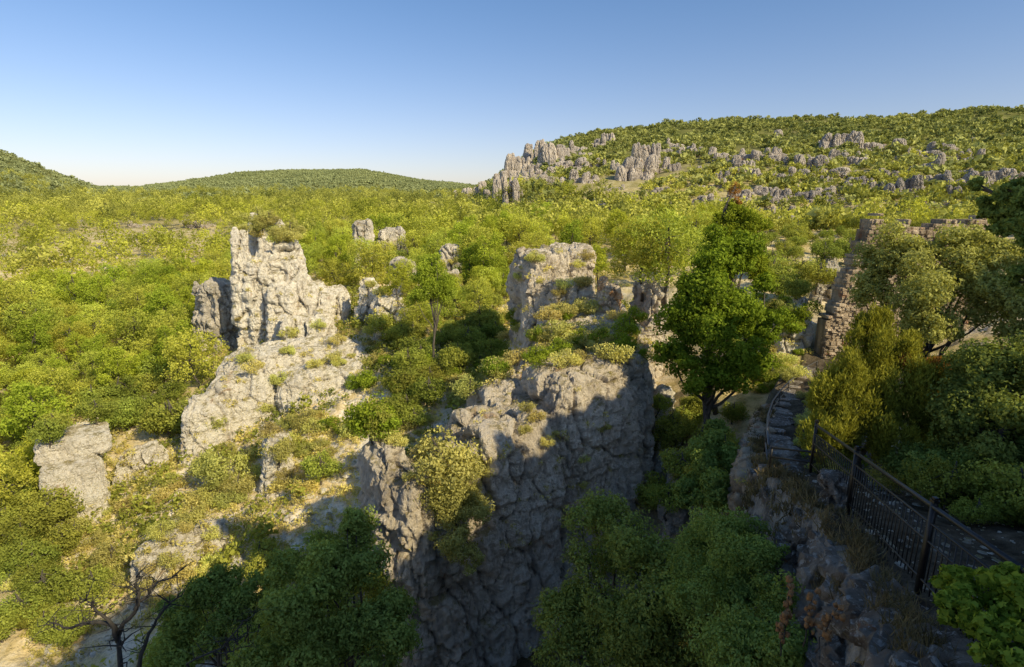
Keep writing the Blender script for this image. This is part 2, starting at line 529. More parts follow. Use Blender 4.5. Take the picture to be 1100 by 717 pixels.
def ground_z(x, y, detail=True):
    x = np.atleast_1d(np.asarray(x, dtype=np.float64))
    y = np.atleast_1d(np.asarray(y, dtype=np.float64))
    r = np.maximum(np.hypot(x, y), 0.8)
    az = np.arctan2(x, y)
    lr = np.log(r)
    fa = np.clip((np.degrees(az) + 180) / 2.0, 0, len(GA) - 1.001)
    fl = np.clip((lr - GL[0]) / (GL[1] - GL[0]), 0, len(GL) - 1.001)
    ia, il = fa.astype(int), fl.astype(int)
    ua, ul = fa - ia, fl - il
    z = (GRID[ia, il] * (1 - ua) * (1 - ul) + GRID[ia + 1, il] * ua * (1 - ul) + GRID[ia, il + 1] * (1 - ua) * ul + GRID[ia + 1, il + 1] * ua * ul)

    zfr = np.interp(az, np.radians([-14, 0]), [-60, -7])

    def hill(S, rf, zf, rr, p):
        zr = np.interp(az, S[0], S[1]) * rr
        t = np.clip((r - rf) / (rr - rf), 0, 1)
        up = zf + (zr - zf) * (t ** p)
        back = np.clip((r - rr) / (rr * 0.9), 0, 1)
        up = up - back * back * (zr + 40)
        return np.where(r < rf, -99.0, up)
    p2 = np.stack([x / 160, y / 160, np.zeros_like(x)], 1)
    wob = fbm(p2, 3, 5) if detail else 0 * x
    front = np.cos(az) > 0.2
    zl = hill(SKY_L, 480, -3, 950, 1.25)
    zm = hill(SKY_M, 520, 0, 1750, 1.0)
    rr_m = 780 + 60 * wob
    zr_ = hill(SKY_R, 215, zfr, rr_m, 0.92)
    tm = np.clip((r - 215) / 200, 0, 1) * np.clip((1000 - r) / 150, 0, 1)
    z = np.where(front, np.maximum(np.maximum(z, zl), np.maximum(zm, zr_)), z)
    lat, zc = spur_info(x, y)
    # the spur: crest edge, a level path, then the castle hill to the right
    right = np.clip(lat, 0, None)
    hillz = zc + np.clip(right - 6.5, 0, 26) * 0.20
    left = np.clip(-lat, 0, None)
    sp = np.where(lat >= 0, hillz, zc - left * 2.4 - np.minimum(left, 0.5) * 1.2)
    w = np.clip((95 - r) / 25, 0, 1)
    sp = np.where(right > 45, -99, sp) * w + (-60) * (1 - w)
    z = np.maximum(z, sp)
    if detail:
        p = np.stack([x, y, np.zeros_like(x)], 1)
        near = np.clip((r - 1.5) / 12, 0.06, 1)
        onpath = np.clip(1 - np.abs(lat - 2.6) / 1.6, 0, 1) * (r < 42)
        a = near * (1 - 0.85 * onpath)
        z = z + a * 0.9 * fbm(p / 9.0, 5, 3) * np.clip(r / 40, 0.3, 1.6)
        z = z + a * 0.5 * np.clip(fbm(p / 3.2, 4, 9, ridged=True), 0, 1) * (r < 160)
        z = z + tm * front * (6.0 * fbm(p / 55.0, 5, 21))
        z = z + np.clip((r - 450) / 300, 0, 1) * 4.0 * fbm(p / 90.0, 4, 31) * front
    return z


def terrain():
    az = np.concatenate([np.linspace(-180, -54, 60, endpoint=False), np.linspace(-54, 54, 720, endpoint=False), np.linspace(54, 180, 60, endpoint=False)])
    rr = np.concatenate([np.exp(np.linspace(math.log(0.9), math.log(130), 330, endpoint=False)), np.exp(np.linspace(math.log(130), math.log(2200), 190, endpoint=False)), np.array([2300, 3000, 4200, 6500, 9000.0])])
    A, RR = np.meshgrid(np.radians(az), rr, indexing='ij')
    X, Y = (RR * np.sin(A)).ravel(), (RR * np.cos(A)).ravel()
    Z = ground_z(X, Y)
    na, nr = len(az), len(rr)
    i = np.arange(na)[:, None]
    j = np.arange(nr - 1)[None, :]
    i2 = (i + 1) % na
    Fq = np.stack([i * nr + j, i2 * nr + j, i2 * nr + j + 1, i * nr + j + 1], -1).reshape(-1, 4)
    V = np.stack([X, Y, Z], 1)
    c = len(V)
    V = np.concatenate([V, [[0, 0, -1.85]]])
    Ft = np.stack([np.full(na, c), ((np.arange(na) + 1) % na) * nr, np.arange(na) * nr], 1)
    r = np.hypot(V[:, 0], V[:, 1])
    far = np.clip((r - 180) / 250, 0, 1)
    lat, zc = spur_info(V[:, 0], V[:, 1])
    path = np.clip(2.6 - np.abs(lat - 2.0) / 1.1, 0, 1) * np.clip((60 - r) / 15, 0, 1)
    # pale stony slope below the rock tower, dark leaf litter in the gully and under the castle trees
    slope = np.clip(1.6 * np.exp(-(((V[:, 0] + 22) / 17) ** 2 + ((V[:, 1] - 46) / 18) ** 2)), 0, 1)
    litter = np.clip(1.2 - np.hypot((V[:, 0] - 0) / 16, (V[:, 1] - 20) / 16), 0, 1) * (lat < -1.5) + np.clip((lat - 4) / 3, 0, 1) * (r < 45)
    return build_mesh("ground", V, [(Fq, 0, None), (Ft, 0, None)], [ground_mat()], True, {"far": far, "path": path, "stony": slope, "litter": np.clip(litter, 0, 1)})


def ground_mat():
    m, nt, out = new_mat("hillside_ground")
    g = N(nt, "ShaderNodeNewGeometry")
    pos = g.outputs['Position']

    def attr(n):
        return N(nt, "ShaderNodeAttribute", attribute_name=n).outputs['Fac']
    n1 = noise(nt, pos, 0.35, 6, 0.65, 0.4)
    n2 = noise(nt, pos, 2.3, 6, 0.7)
    soil = ramp(nt, n1, [(0.30, (0.32, 0.27, 0.09)), (0.44, (0.58, 0.46, 0.21)), (0.58, (0.76, 0.62, 0.37)), (0.70, (0.88, 0.78, 0.60))])
    stony = ramp(nt, noise(nt, pos, 0.55, 7, 0.68, 0.6), [(0.34, (0.55, 0.42, 0.17)), (0.47, (0.78, 0.63, 0.38)), (0.58, (0.92, 0.82, 0.66))])
    c = mix(nt, attr("stony"), soil, stony)
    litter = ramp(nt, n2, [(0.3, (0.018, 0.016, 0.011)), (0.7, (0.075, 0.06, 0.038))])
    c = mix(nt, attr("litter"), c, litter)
    pth = ramp(nt, n2, [(0.3, (0.05, 0.04, 0.028)), (0.55, (0.12, 0.095, 0.065)), (0.75, (0.22, 0.18, 0.13))])
    c = mix(nt, attr("path"), c, pth)
    farc = ramp(nt, noise(nt, pos, 0.05, 6, 0.7), [(0.35, (0.10, 0.12, 0.035)), (0.6, (0.22, 0.21, 0.07)), (0.72, (0.42, 0.36, 0.22))])
    c = mix(nt, attr("far"), c, farc)
    nz = N(nt, "ShaderNodeSeparateXYZ")
    nt.links.new(g.outputs['Normal'], nz.inputs[0])
    steep = ramp(nt, nz.outputs[2], [(0.55, 1.0), (0.74, 0.0)])
    rockc = ramp(nt, noise(nt, pos, 1.1, 7, 0.7, 0.5), [(0.3, (0.11, 0.10, 0.09)), (0.5, (0.26, 0.235, 0.20)), (0.65, (0.40, 0.36, 0.30))])
    c = mix(nt, math_n(nt, 'MULTIPLY', steep, math_n(nt, 'SUBTRACT', 1.0, math_n(nt, 'MULTIPLY', attr("far"), 0.8))), c, rockc)
    c = mix(nt, 1.0, c, ramp(nt, noise(nt, pos, 4.0, 9, 0.8), [(0.36, 0.50), (0.48, 1.0), (0.62, 1.15)]), 'MULTIPLY')
    bs = N(nt, "ShaderNodeBsdfPrincipled")
    bs.inputs['Roughness'].default_value = 1.0
    bs.inputs['Specular IOR Level'].default_value = 0.0
    nt.links.new(c, bs.inputs['Base Color'])
    h = math_n(nt, 'ADD', n2, math_n(nt, 'MULTIPLY', noise(nt, pos, 9.0, 5, 0.7), 0.4))
    nt.links.new(bump(nt, h, 0.8, 0.25), bs.inputs['Normal'])
    nt.links.new(bs.outputs[0], out.inputs[0])
    return m


ground = tag(link("ground", terrain()), "rolling limestone valley with dry slopes and far hills", None, None, "structure")


def gz(x, y):
    return float(ground_z(x, y)[0])


# ------------------------------------------------------------------ rocks
def superblob(px0, px1, py0, py1, d, thick, taper=0.8, sq=0.35, yaw=None, lean=0.0):
    """a boxy boulder form whose outline from the viewpoint spans the given photo box"""
    c = at((px0 + px1) / 2, (py0 + py1) / 2, d)
    hx = (px1 - px0) / 2 / F * d
    hz = (py1 - py0) / 2 / F * d / CP
    a = -math.atan2(c.x, c.y) * 0.6 if yaw is None else R(yaw)
    rel = a + math.atan2(c.x, c.y)
    hx = max(hx * .45, (hx - .8 * thick * abs(math.sin(rel))) / math.cos(rel))
    nu, nv = 40, 24
    u = np.linspace(-np.pi, np.pi, nu, endpoint=False)
    v = np.linspace(-np.pi / 2, np.pi / 2, nv)
    U, Vv = np.meshgrid(u, v, indexing='ij')

    def sp(w, e):
        return np.sign(w) * np.abs(w) ** e
    X = sp(np.cos(Vv), sq) * sp(np.cos(U), sq)
    Y = sp(np.cos(Vv), sq) * sp(np.sin(U), sq)
    Z = sp(np.sin(Vv), sq)
    k = 1 + (taper - 1) * (Z * 0.5 + 0.5)
    P = np.stack([X * k * hx + lean * (Z * .5 + .5) * hx, Y * k * thick, Z * hz], -1).reshape(-1, 3)
    ca, sa = math.cos(a), math.sin(a)
    P = P @ np.array([[ca, sa, 0], [-sa, ca, 0], [0, 0, 1]])
    P = P + np.array(c)
    Fq = []
    for i in range(nu):
        for j in range(nv - 1):
            i2 = (i + 1) % nu
            Fq.append((i * nv + j, i2 * nv + j, i2 * nv + j + 1, i * nv + j + 1))
    return P, np.array(Fq)


def rock(name, blobs, voxel, mat, label, cat="rock", amp=1.0, seed=1, group=None, strata=0.5, crack=1.0, base=None, raw=None):
    b = Buf()
    if raw is None:
        for bl in blobs:
            b.add(*superblob(*bl))
    else:
        for P, Fq in raw:
            b.add(P, Fq)
    me = b.mesh("rock_form", [])
    o = bpy.data.objects.new("rock_form", me)
    COL.objects.link(o)
    md = o.modifiers.new("u", 'REMESH')
    md.mode = 'VOXEL'
    md.voxel_size = voxel * .62
    bpy.context.view_layer.update()
    dg = bpy.context.evaluated_depsgraph_get()
    m2 = bpy.data.meshes.new_from_object(o.evaluated_get(dg))
    bpy.data.objects.remove(o)
    bpy.data.meshes.remove(me)
    n = len(m2.vertices)
    co = np.empty(n * 3, dtype=np.float32)
    no = np.empty(n * 3, dtype=np.float32)
    m2.vertices.foreach_get("co", co)
    m2.vertices.foreach_get("normal", no)
    P = co.reshape(-1, 3).astype(np.float64)
    Nn = no.reshape(-1, 3).astype(np.float64)
    q = P * 1.0
    off = seed * 13.7
    w = np.stack([fbm(q / (2.2 * amp) + off + k * 5, 4, seed + k) for k in range(3)], 1)
    d = 0.65 * amp * fbm(q / (3.4 * amp) + off, 5, seed + 3, .5)
    qa = np.abs(Nn[:, 2])
    # joint-bounded blocks: each cell stands proud or back by its own amount
    e1, id1 = cells((q + w * 0.7 * amp) / np.array([2.3, 2.3, 4.8]) / amp + off, seed + 11)
    d = d + 0.8 * amp * crack * (id1 - .5) - 0.5 * amp * crack * np.exp(-(e1 / 0.06) ** 2)
    e2, id2 = cells((q + w * 0.5 * amp) / np.array([0.8, 0.8, 1.2]) / amp + off, seed + 23)
    d = d + 0.13 * amp * (id2 - .5) - 0.10 * amp * np.exp(-(e2 / 0.07) ** 2)
    e3, id3 = cells((q + w * 0.2 * amp) / np.array([0.36, 0.36, 0.42]) / amp + off, seed + 29)
    d = d + 0.06 * amp * (id3 - .5)
    # tall open fissures
    for k, (sc, dep, wd) in enumerate(((2.6, .45, .035), (1.1, .16, .05))):
        nf = vnoise((q + w * .5 * amp) / np.array([sc, sc, sc * 5.5]) / amp + off + 9 * k, seed + 51 + k)
        d = d - dep * amp * crack * np.exp(-(nf / wd) ** 2) * (1 - .7 * qa)
    # bedding ledges
    zz = q[:, 2] + 0.35 * amp * w[:, 0]
    bed = vnoise(np.stack([zz / (0.9 * amp), zz * 0 + seed, zz * 0], 1), seed + 31) + 0.7 * vnoise(np.stack([zz / (0.34 * amp), zz * 0 + seed, zz * 0], 1), seed + 37)
    d = d + strata * 0.22 * amp * np.tanh(2.2 * bed) * (1 - qa)
    # solution pits
    d = d - 0.13 * amp * np.clip(fbm(q / np.array([.5, .5, .9]) / amp + off, 3, seed + 45, ridged=True), 0, 1) * (1 - .6 * qa)
    d = d + 0.10 * amp * fbm(q / (0.4 * amp) + off, 3, seed + 41, .6)
    P = P + Nn * d[:, None]
    org = P.mean(0)
    org[2] = P[:, 2].min()
    m2.vertices.foreach_set("co", (P - org).astype(np.float32).ravel())
    m2.materials.clear()
    m2.materials.append(mat)
    m2.name = name
    m2.polygons.foreach_set("use_smooth", np.zeros(len(m2.polygons), dtype=bool))
    m2.update()
    ob = link(name, m2, tuple(org))
    tag(ob, label, cat, group)
    return ob


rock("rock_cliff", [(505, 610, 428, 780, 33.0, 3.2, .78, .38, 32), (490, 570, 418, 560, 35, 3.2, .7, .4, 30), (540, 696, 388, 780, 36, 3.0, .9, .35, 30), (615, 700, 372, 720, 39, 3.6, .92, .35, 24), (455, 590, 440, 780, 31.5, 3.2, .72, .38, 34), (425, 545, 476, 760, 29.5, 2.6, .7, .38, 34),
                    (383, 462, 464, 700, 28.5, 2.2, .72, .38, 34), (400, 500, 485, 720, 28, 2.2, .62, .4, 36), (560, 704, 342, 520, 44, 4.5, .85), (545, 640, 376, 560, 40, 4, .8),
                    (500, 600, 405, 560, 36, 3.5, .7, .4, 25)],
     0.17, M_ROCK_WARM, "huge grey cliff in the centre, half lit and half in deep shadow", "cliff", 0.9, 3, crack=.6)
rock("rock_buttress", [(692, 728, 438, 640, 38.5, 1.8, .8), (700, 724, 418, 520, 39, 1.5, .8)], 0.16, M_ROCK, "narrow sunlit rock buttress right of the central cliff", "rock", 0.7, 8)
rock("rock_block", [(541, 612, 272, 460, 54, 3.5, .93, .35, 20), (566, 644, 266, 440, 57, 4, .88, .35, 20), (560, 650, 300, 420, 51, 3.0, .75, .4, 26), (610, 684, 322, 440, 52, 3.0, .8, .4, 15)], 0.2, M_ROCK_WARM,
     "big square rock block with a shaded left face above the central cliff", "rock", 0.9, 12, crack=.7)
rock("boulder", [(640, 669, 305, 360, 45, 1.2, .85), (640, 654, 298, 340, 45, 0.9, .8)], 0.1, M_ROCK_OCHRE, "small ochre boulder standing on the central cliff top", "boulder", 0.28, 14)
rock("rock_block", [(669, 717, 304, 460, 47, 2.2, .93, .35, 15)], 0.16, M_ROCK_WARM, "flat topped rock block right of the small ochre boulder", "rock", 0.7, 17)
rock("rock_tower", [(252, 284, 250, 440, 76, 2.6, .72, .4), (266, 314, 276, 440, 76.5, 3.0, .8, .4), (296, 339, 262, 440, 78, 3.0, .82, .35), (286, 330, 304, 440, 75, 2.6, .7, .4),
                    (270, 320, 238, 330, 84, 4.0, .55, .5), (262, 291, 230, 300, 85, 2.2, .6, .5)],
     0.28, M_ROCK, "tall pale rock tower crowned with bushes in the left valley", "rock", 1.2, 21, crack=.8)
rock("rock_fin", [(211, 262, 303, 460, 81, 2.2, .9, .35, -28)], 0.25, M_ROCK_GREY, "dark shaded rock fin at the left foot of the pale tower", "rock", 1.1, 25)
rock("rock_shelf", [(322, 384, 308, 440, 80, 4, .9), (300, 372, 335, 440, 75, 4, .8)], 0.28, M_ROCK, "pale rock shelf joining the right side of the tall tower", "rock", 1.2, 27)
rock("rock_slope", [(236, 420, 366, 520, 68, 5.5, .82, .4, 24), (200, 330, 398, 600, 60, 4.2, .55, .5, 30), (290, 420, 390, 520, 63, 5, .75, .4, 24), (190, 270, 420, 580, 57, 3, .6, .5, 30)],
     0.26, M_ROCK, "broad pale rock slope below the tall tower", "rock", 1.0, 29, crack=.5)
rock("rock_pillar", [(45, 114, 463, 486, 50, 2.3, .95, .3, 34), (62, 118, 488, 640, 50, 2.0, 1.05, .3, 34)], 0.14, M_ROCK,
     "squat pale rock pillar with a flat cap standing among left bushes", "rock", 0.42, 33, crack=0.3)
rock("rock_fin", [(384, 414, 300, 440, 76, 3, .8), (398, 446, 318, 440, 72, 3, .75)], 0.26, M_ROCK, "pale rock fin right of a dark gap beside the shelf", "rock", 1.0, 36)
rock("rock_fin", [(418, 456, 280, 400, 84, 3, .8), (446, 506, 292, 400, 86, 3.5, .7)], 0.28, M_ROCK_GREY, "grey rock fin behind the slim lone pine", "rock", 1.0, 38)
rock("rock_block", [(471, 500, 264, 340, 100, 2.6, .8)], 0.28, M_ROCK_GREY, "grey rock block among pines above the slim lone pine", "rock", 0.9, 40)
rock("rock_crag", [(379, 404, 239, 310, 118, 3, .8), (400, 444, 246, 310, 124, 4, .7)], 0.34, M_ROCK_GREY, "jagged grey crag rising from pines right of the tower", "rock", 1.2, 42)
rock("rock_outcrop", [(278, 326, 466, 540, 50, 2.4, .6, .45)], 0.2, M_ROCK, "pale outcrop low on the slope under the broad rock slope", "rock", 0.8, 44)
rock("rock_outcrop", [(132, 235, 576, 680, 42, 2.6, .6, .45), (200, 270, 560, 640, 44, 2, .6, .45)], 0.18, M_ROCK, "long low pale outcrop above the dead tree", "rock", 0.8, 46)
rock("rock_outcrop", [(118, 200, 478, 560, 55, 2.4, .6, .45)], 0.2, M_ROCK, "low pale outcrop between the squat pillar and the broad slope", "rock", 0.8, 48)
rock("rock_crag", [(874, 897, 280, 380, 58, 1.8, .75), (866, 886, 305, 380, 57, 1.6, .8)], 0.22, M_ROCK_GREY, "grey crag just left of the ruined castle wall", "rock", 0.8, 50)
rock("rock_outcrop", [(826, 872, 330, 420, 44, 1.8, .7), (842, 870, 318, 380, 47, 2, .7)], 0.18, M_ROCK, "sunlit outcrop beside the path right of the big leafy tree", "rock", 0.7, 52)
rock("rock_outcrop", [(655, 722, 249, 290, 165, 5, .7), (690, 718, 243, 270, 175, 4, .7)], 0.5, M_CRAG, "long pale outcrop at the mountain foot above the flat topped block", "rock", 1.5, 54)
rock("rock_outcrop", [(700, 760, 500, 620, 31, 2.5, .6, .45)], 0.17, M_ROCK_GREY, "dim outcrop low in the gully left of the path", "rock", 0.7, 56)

# ---- crags on the mountain: six forms, each crag a copy with its own size and turn
def crag_form(seed):
    rg = np.random.default_rng(seed)
    raw = []
    k = int(rg.integers(4, 7))
    for i in range(k):
        h = rg.uniform(0.45, 0.95) if i else 1.0
        x = (i - (k - 1) / 2) * 0.34 + rg.uniform(-.1, .1)
        wd = rg.uniform(0.30, 0.60)
        nu, nv = 16, 12
        u = np.linspace(-np.pi, np.pi, nu, endpoint=False)
        v = np.linspace(-np.pi / 2, np.pi / 2, nv)
        U, Vv = np.meshgrid(u, v, indexing='ij')
        sg = lambda w, e: np.sign(w) * np.abs(w) ** e
        Z = sg(np.sin(Vv), .45)
        tp = 1 - rg.uniform(.25, .6) * (Z * .5 + .5)
        X = sg(np.cos(Vv), .6) * sg(np.cos(U), .6) * wd * tp + rg.uniform(-.12, .12) * Z
        Y = sg(np.cos(Vv), .6) * sg(np.sin(U), .6) * rg.uniform(0.25, 0.45) * tp + rg.uniform(-.25, .25)
        P = np.stack([X + x, Y, (Z * .5 + .5) * h * 1.15 - 0.3], -1).reshape(-1, 3) * 10
        Fq = [(a * nv + c, ((a + 1) % nu) * nv + c, ((a + 1) % nu) * nv + c + 1, a * nv + c + 1) for a in range(nu) for c in range(nv - 1)]
        raw.append((P, np.array(Fq)))
    o = rock("crag", None, 0.36, M_CRAG, "", "crag", 1.3, 60 + seed, raw=raw, strata=0.4, crack=.45)
    P = np.empty(len(o.data.vertices) * 3, dtype=np.float32)
    o.data.vertices.foreach_get("co", P)
    P = P.reshape(-1, 3)
    P[:, 0] -= (P[:, 0].min() + P[:, 0].max()) / 2
    P[:, 2] -= P[:, 2].max() * .27
    P[:, 0] /= (P[:, 0].max() - P[:, 0].min())
    P[:, 1] /= (P[:, 1].max() - P[:, 1].min())
    P[:, 2] /= P[:, 2].max()
    o.data.vertices.foreach_set("co", P.ravel())
    me = o.data
    bpy.data.objects.remove(o)
    return me


CRAG_MESH = [crag_form(s) for s in range(6)]
bpy.context.view_layer.update()


def hit(px, py):
    dg = bpy.context.evaluated_depsgraph_get()
    ok, loc, nor, idx, ob, _ = scene.ray_cast(dg, Vector((0, 0, 0)), ray(px, py))
    return (loc, nor, ob) if ok else None


# (photo column, photo row of the foot, width, height) of each crag in view
CRAGS = [(509, 211, 17, 17), (498, 215, 14, 10), (541, 217, 14, 32), (551, 216, 13, 29), (557, 190, 19, 25), (566, 198, 18, 15), (577, 173, 18, 18), (586, 172, 16, 21),
         (597, 174, 22, 26), (609, 184, 24, 14), (594, 200, 20, 12), (577, 200, 22, 11), (567, 209, 14, 9), (624, 164, 14, 14), (631, 171, 12, 9), (643, 158, 9, 11),
         (654, 154, 9, 12), (628, 195, 20, 12), (638, 179, 9, 9), (656, 180, 10, 9), (667, 188, 14, 17), (681, 193, 24, 30), (695, 179, 18, 27), (704, 187, 15, 20),
         (714, 168, 11, 15), (726, 160, 11, 13), (736, 167, 13, 13), (745, 168, 10, 11), (724, 184, 9, 9), (759, 185, 11, 8), (772, 171, 13, 13), (785, 173, 15, 14),
         (797, 178, 20, 16), (794, 188, 12, 9), (808, 189, 10, 9), (824, 191, 10, 7), (837, 173, 11, 15), (848, 171, 14, 13), (858, 172, 12, 8), (874, 185, 22, 21),
         (901, 162, 25, 21), (889, 160, 12, 10), (898, 174, 14, 10), (912, 173, 12, 10), (924, 175, 10, 8), (899, 189, 24, 10), (836, 195, 10, 9), (845, 196, 12, 9),
         (947, 161, 25, 13), (969, 161, 9, 7), (956, 193, 16, 13), (917, 200, 12, 12), (928, 201, 12, 11), (968, 210, 22, 21), (983, 209, 13, 17), (995, 183, 19, 18),
         (1014, 166, 19, 15), (1001, 166, 12, 9), (1013, 181, 12, 11), (1027, 180, 10, 9), (1048, 179, 13, 10), (1067, 182, 9, 7), (1002, 200, 19, 17), (1030, 204, 11, 14),
         (1060, 200, 28, 19), (1004, 224, 15, 8), (825, 153, 17, 13), (840, 153, 9, 8), (1036, 155, 11, 7), (908, 208, 9, 8), (838, 246, 20, 16), (876, 239, 19, 15),
         (857, 230, 12, 9), (848, 255, 12, 12), (822, 219, 10, 8), (709, 208, 11, 8), (648, 220, 14, 7), (687, 231, 9, 8), (746, 234, 11, 10), (737, 256, 13, 10),
         (753, 205, 9, 8), (795, 214, 9, 7), (778, 240, 13, 10), (806, 232, 10, 8), (610, 214, 10, 6), (660, 204, 12, 7), (392, 215, 7, 4), (215, 244, 18, 9),
         (160, 258, 14, 8), (170, 264, 12, 7), (85, 240, 16, 7), (150, 243, 12, 6), (60, 228, 9, 4), (196, 268, 14, 9), (330, 245, 10, 6), (505, 230, 14, 8), (470, 222, 10, 5)]
_rc = random.Random(5)
for _k in range(46):
    CRAGS.append((_rc.uniform(770, 1092), _rc.uniform(165, 218), _rc.uniform(8, 17), _rc.uniform(7, 13)))
for _k in range(16):
    _x = _rc.uniform(505, 625)
    CRAGS.append((_x, 214 - (_x - 505) * .38 + _rc.uniform(-4, 14), _rc.uniform(9, 18), _rc.uniform(8, 17)))
for _k in range(24):
    CRAGS.append((_rc.uniform(640, 900), _rc.uniform(205, 245), _rc.uniform(7, 13), _rc.uniform(5, 9)))
CRAG_OWN = {(681, 193): "tallest broad cluster of rock pillars on the middle mountain slope", (695, 179): "tall crag just above and right of the tallest pillar cluster",
            (704, 187): "crag touching the right side of the tallest pillar cluster", (541, 217): "left one of two upright crags at the foot of the ridge end",
            (551, 216): "right one of two upright crags at the foot of the ridge end", (557, 190): "large crag on the skyline above the two upright crags",
            (597, 174): "largest crag at the top of the jagged ridge end", (509, 211): "lowest crag on the skyline at the far left of the ridge end",
            (901, 162): "broad crag standing highest in the middle of the right slope", (947, 161): "wide low crag to the right of the highest broad crag",
            (874, 185): "big crag below and left of the highest broad crag", (968, 210): "big crag low on the slope straight above the ruined wall's right end",
            (1014, 166): "large crag high on the slope near the right edge", (1060, 200): "widest crag at the right edge beside the dark branches",
            (838, 246): "large crag low on the slope left of the ruined wall top", (876, 239): "large crag just left of the ruined wall top"}
crag_spots = []
for (px, py, w, h) in CRAGS:
    q = hit(px, py)
    if q:
        crag_spots.append((px, py, w, h, q[0]))
for k, (px, py, w, h, loc) in enumerate(crag_spots):
    D = loc.dot(Vector((0, CP, -SP)))
    W, H = w / F * D, h / F * D
    me = CRAG_MESH[(k * 5 + 2) % 6]
    o = link("crag", me, loc + Vector((0, 0, -0.12 * H)))
    dm = me.vertices
    o.scale = (W * 1.8, max(W, H * .8) * 1.25, H * 1.08)
    o.rotation_euler = (0, random.uniform(-.12, .12), -math.atan2(loc.x, loc.y) + random.choice((0, math.pi)) + random.uniform(-.4, .4))
    own = CRAG_OWN.get((px, py))
    if own:
        tag(o, own, "crag", "crags on the middle mountain slope" if 615 < px < 760 else ("crags on the mountain ridge end" if px < 616 else "crags on the right mountain slope"))
    elif px < 480:
        tag(o, "small pale rock showing between the pines far across the valley", "crag", "pale rocks among the far pines")
    elif px < 615:
        tag(o, "grey crag on the jagged left end of the mountain ridge", "crag", "crags on the mountain ridge end")
    elif px < 760:
        tag(o, "rocky crag on the mountain slope above the central cliff", "crag", "crags on the middle mountain slope")
    else:
        tag(o, "rocky crag among bushes on the right mountain slope", "crag", "crags on the right mountain slope")

# ------------------------------------------------------------------ plants
def unit(v):
    return v / (np.linalg.norm(v, axis=1)[:, None] + 1e-9)


def leaves(b, C, Nrm, L, W, rg, tint, mi=0, along=0.0, droop=0.0):
    """quads at C with long axis lying mostly across Nrm (along=0) or along it (along=1)"""
    n = len(C)
    t = unit(rg.normal(size=(n, 3)))
    ax = unit(np.cross(Nrm, t)) * (1 - along) + Nrm * along + rg.normal(size=(n, 3)) * 0.35
    ax[:, 2] -= droop
    ax = unit(ax)
    sd = unit(np.cross(ax, unit(Nrm + rg.normal(size=(n, 3)) * 0.7)))
    l = (L * rg.uniform(0.6, 1.3, n))[:, None]
    w = (W * rg.uniform(0.6, 1.3, n))[:, None]
    V = np.stack([C - ax * l * .5, C + sd * w * .5 - ax * l * .05, C + ax * l * .5, C - sd * w * .5 - ax * l * .05], 1).reshape(-1, 3)
    b.add(V, np.arange(n * 4).reshape(-1, 4), mi, tint)


def clump_leaves(b, cl, n, L, W, rg, mi=0, along=0.2, shell=0.55, droop=0.0, tintlo=0.0, upw=0.0):
    """cl: (k,6) clump centres and radii; leaves fill each clump towards its shell"""
    cl = np.asarray(cl, dtype=np.float64)
    vol = (cl[:, 3] * cl[:, 4] * cl[:, 5]) ** (2 / 3)
    w = vol / vol.sum()
    k = rg.choice(len(cl), n, p=w)
    dirs = unit(rg.normal(size=(n, 3)))
    rad = shell + (1.06 - shell) * rg.random(n) ** 0.7
    # break up the shell so that it has lobes and holes
    jit = 1 + 0.42 * vnoise(dirs * 2.2 + k[:, None] * 3.1, 5) + .18 * vnoise(dirs * 5.5 + k[:, None] * 1.7, 6)
    C = cl[k, :3] + dirs * cl[k, 3:6] * (rad * jit)[:, None]
    keep = vnoise(C / (np.mean(cl[:, 3]) * 0.45), 77) > -0.42
    C, dirs, k, rad = C[keep], dirs[keep], k[keep], rad[keep]
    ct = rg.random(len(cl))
    tint = np.clip(tintlo + 0.25 * ct[k] + 0.35 * rg.random(len(C)) + 0.30 * (dirs[:, 2] * .5 + .5) + 0.25 * (rad - .7), 0, 1)  # top and outer leaves lighter: crown shading put into the tint
    if upw:
        dirs = unit(dirs * (1 - upw) + np.array([0, 0, upw]))
    leaves(b, C, dirs, L, W, rg, tint, mi, along, droop)


def wavy(a, b_, n, amp, rg):
    a, b_ = np.asarray(a, float), np.asarray(b_, float)
    t = np.linspace(0, 1, n)[:, None]
    p = a + (b_ - a) * t
    j = rg.normal(size=(n, 3)) * amp
    j[0] = 0
    j[-1] = 0
    return p + j


def skeleton(b, base, top, r0, cl, rg, mi=0, seg=7):
    """tapered trunk with a limb running to each clump"""
    base, top = np.asarray(base, float), np.asarray(top, float)
    n = 7
    tr = wavy(base, top, n, 0.03 * np.linalg.norm(top - base), rg)
    b.tube(tr, np.linspace(r0, r0 * 0.35, n), seg, mi)
    ks = range(len(cl)) if len(cl) < 20 else rg.choice(len(cl), 18, replace=False)
    for c in [cl[q] for q in ks]:
        t = rg.uniform(0.35, 0.98)
        f = t * (n - 1)
        i = int(f)
        s = tr[i] + (tr[min(i + 1, n - 1)] - tr[i]) * (f - i)
        e = np.asarray(c[:3])
        mid = (s + e) / 2 + np.array([0, 0, -0.08 * np.linalg.norm(e - s)])
        L = np.linalg.norm(e - s)
        pts = np.array([s, s + (mid - s) * .5 + rg.normal(size=3) * .03 * L, mid, mid + (e - mid) * .6 + rg.normal(size=3) * .04 * L, e])
        rr = r0 * (0.55 - 0.3 * t)
        b.tube(pts, np.linspace(rr, rr * 0.25, 5), 5, mi)


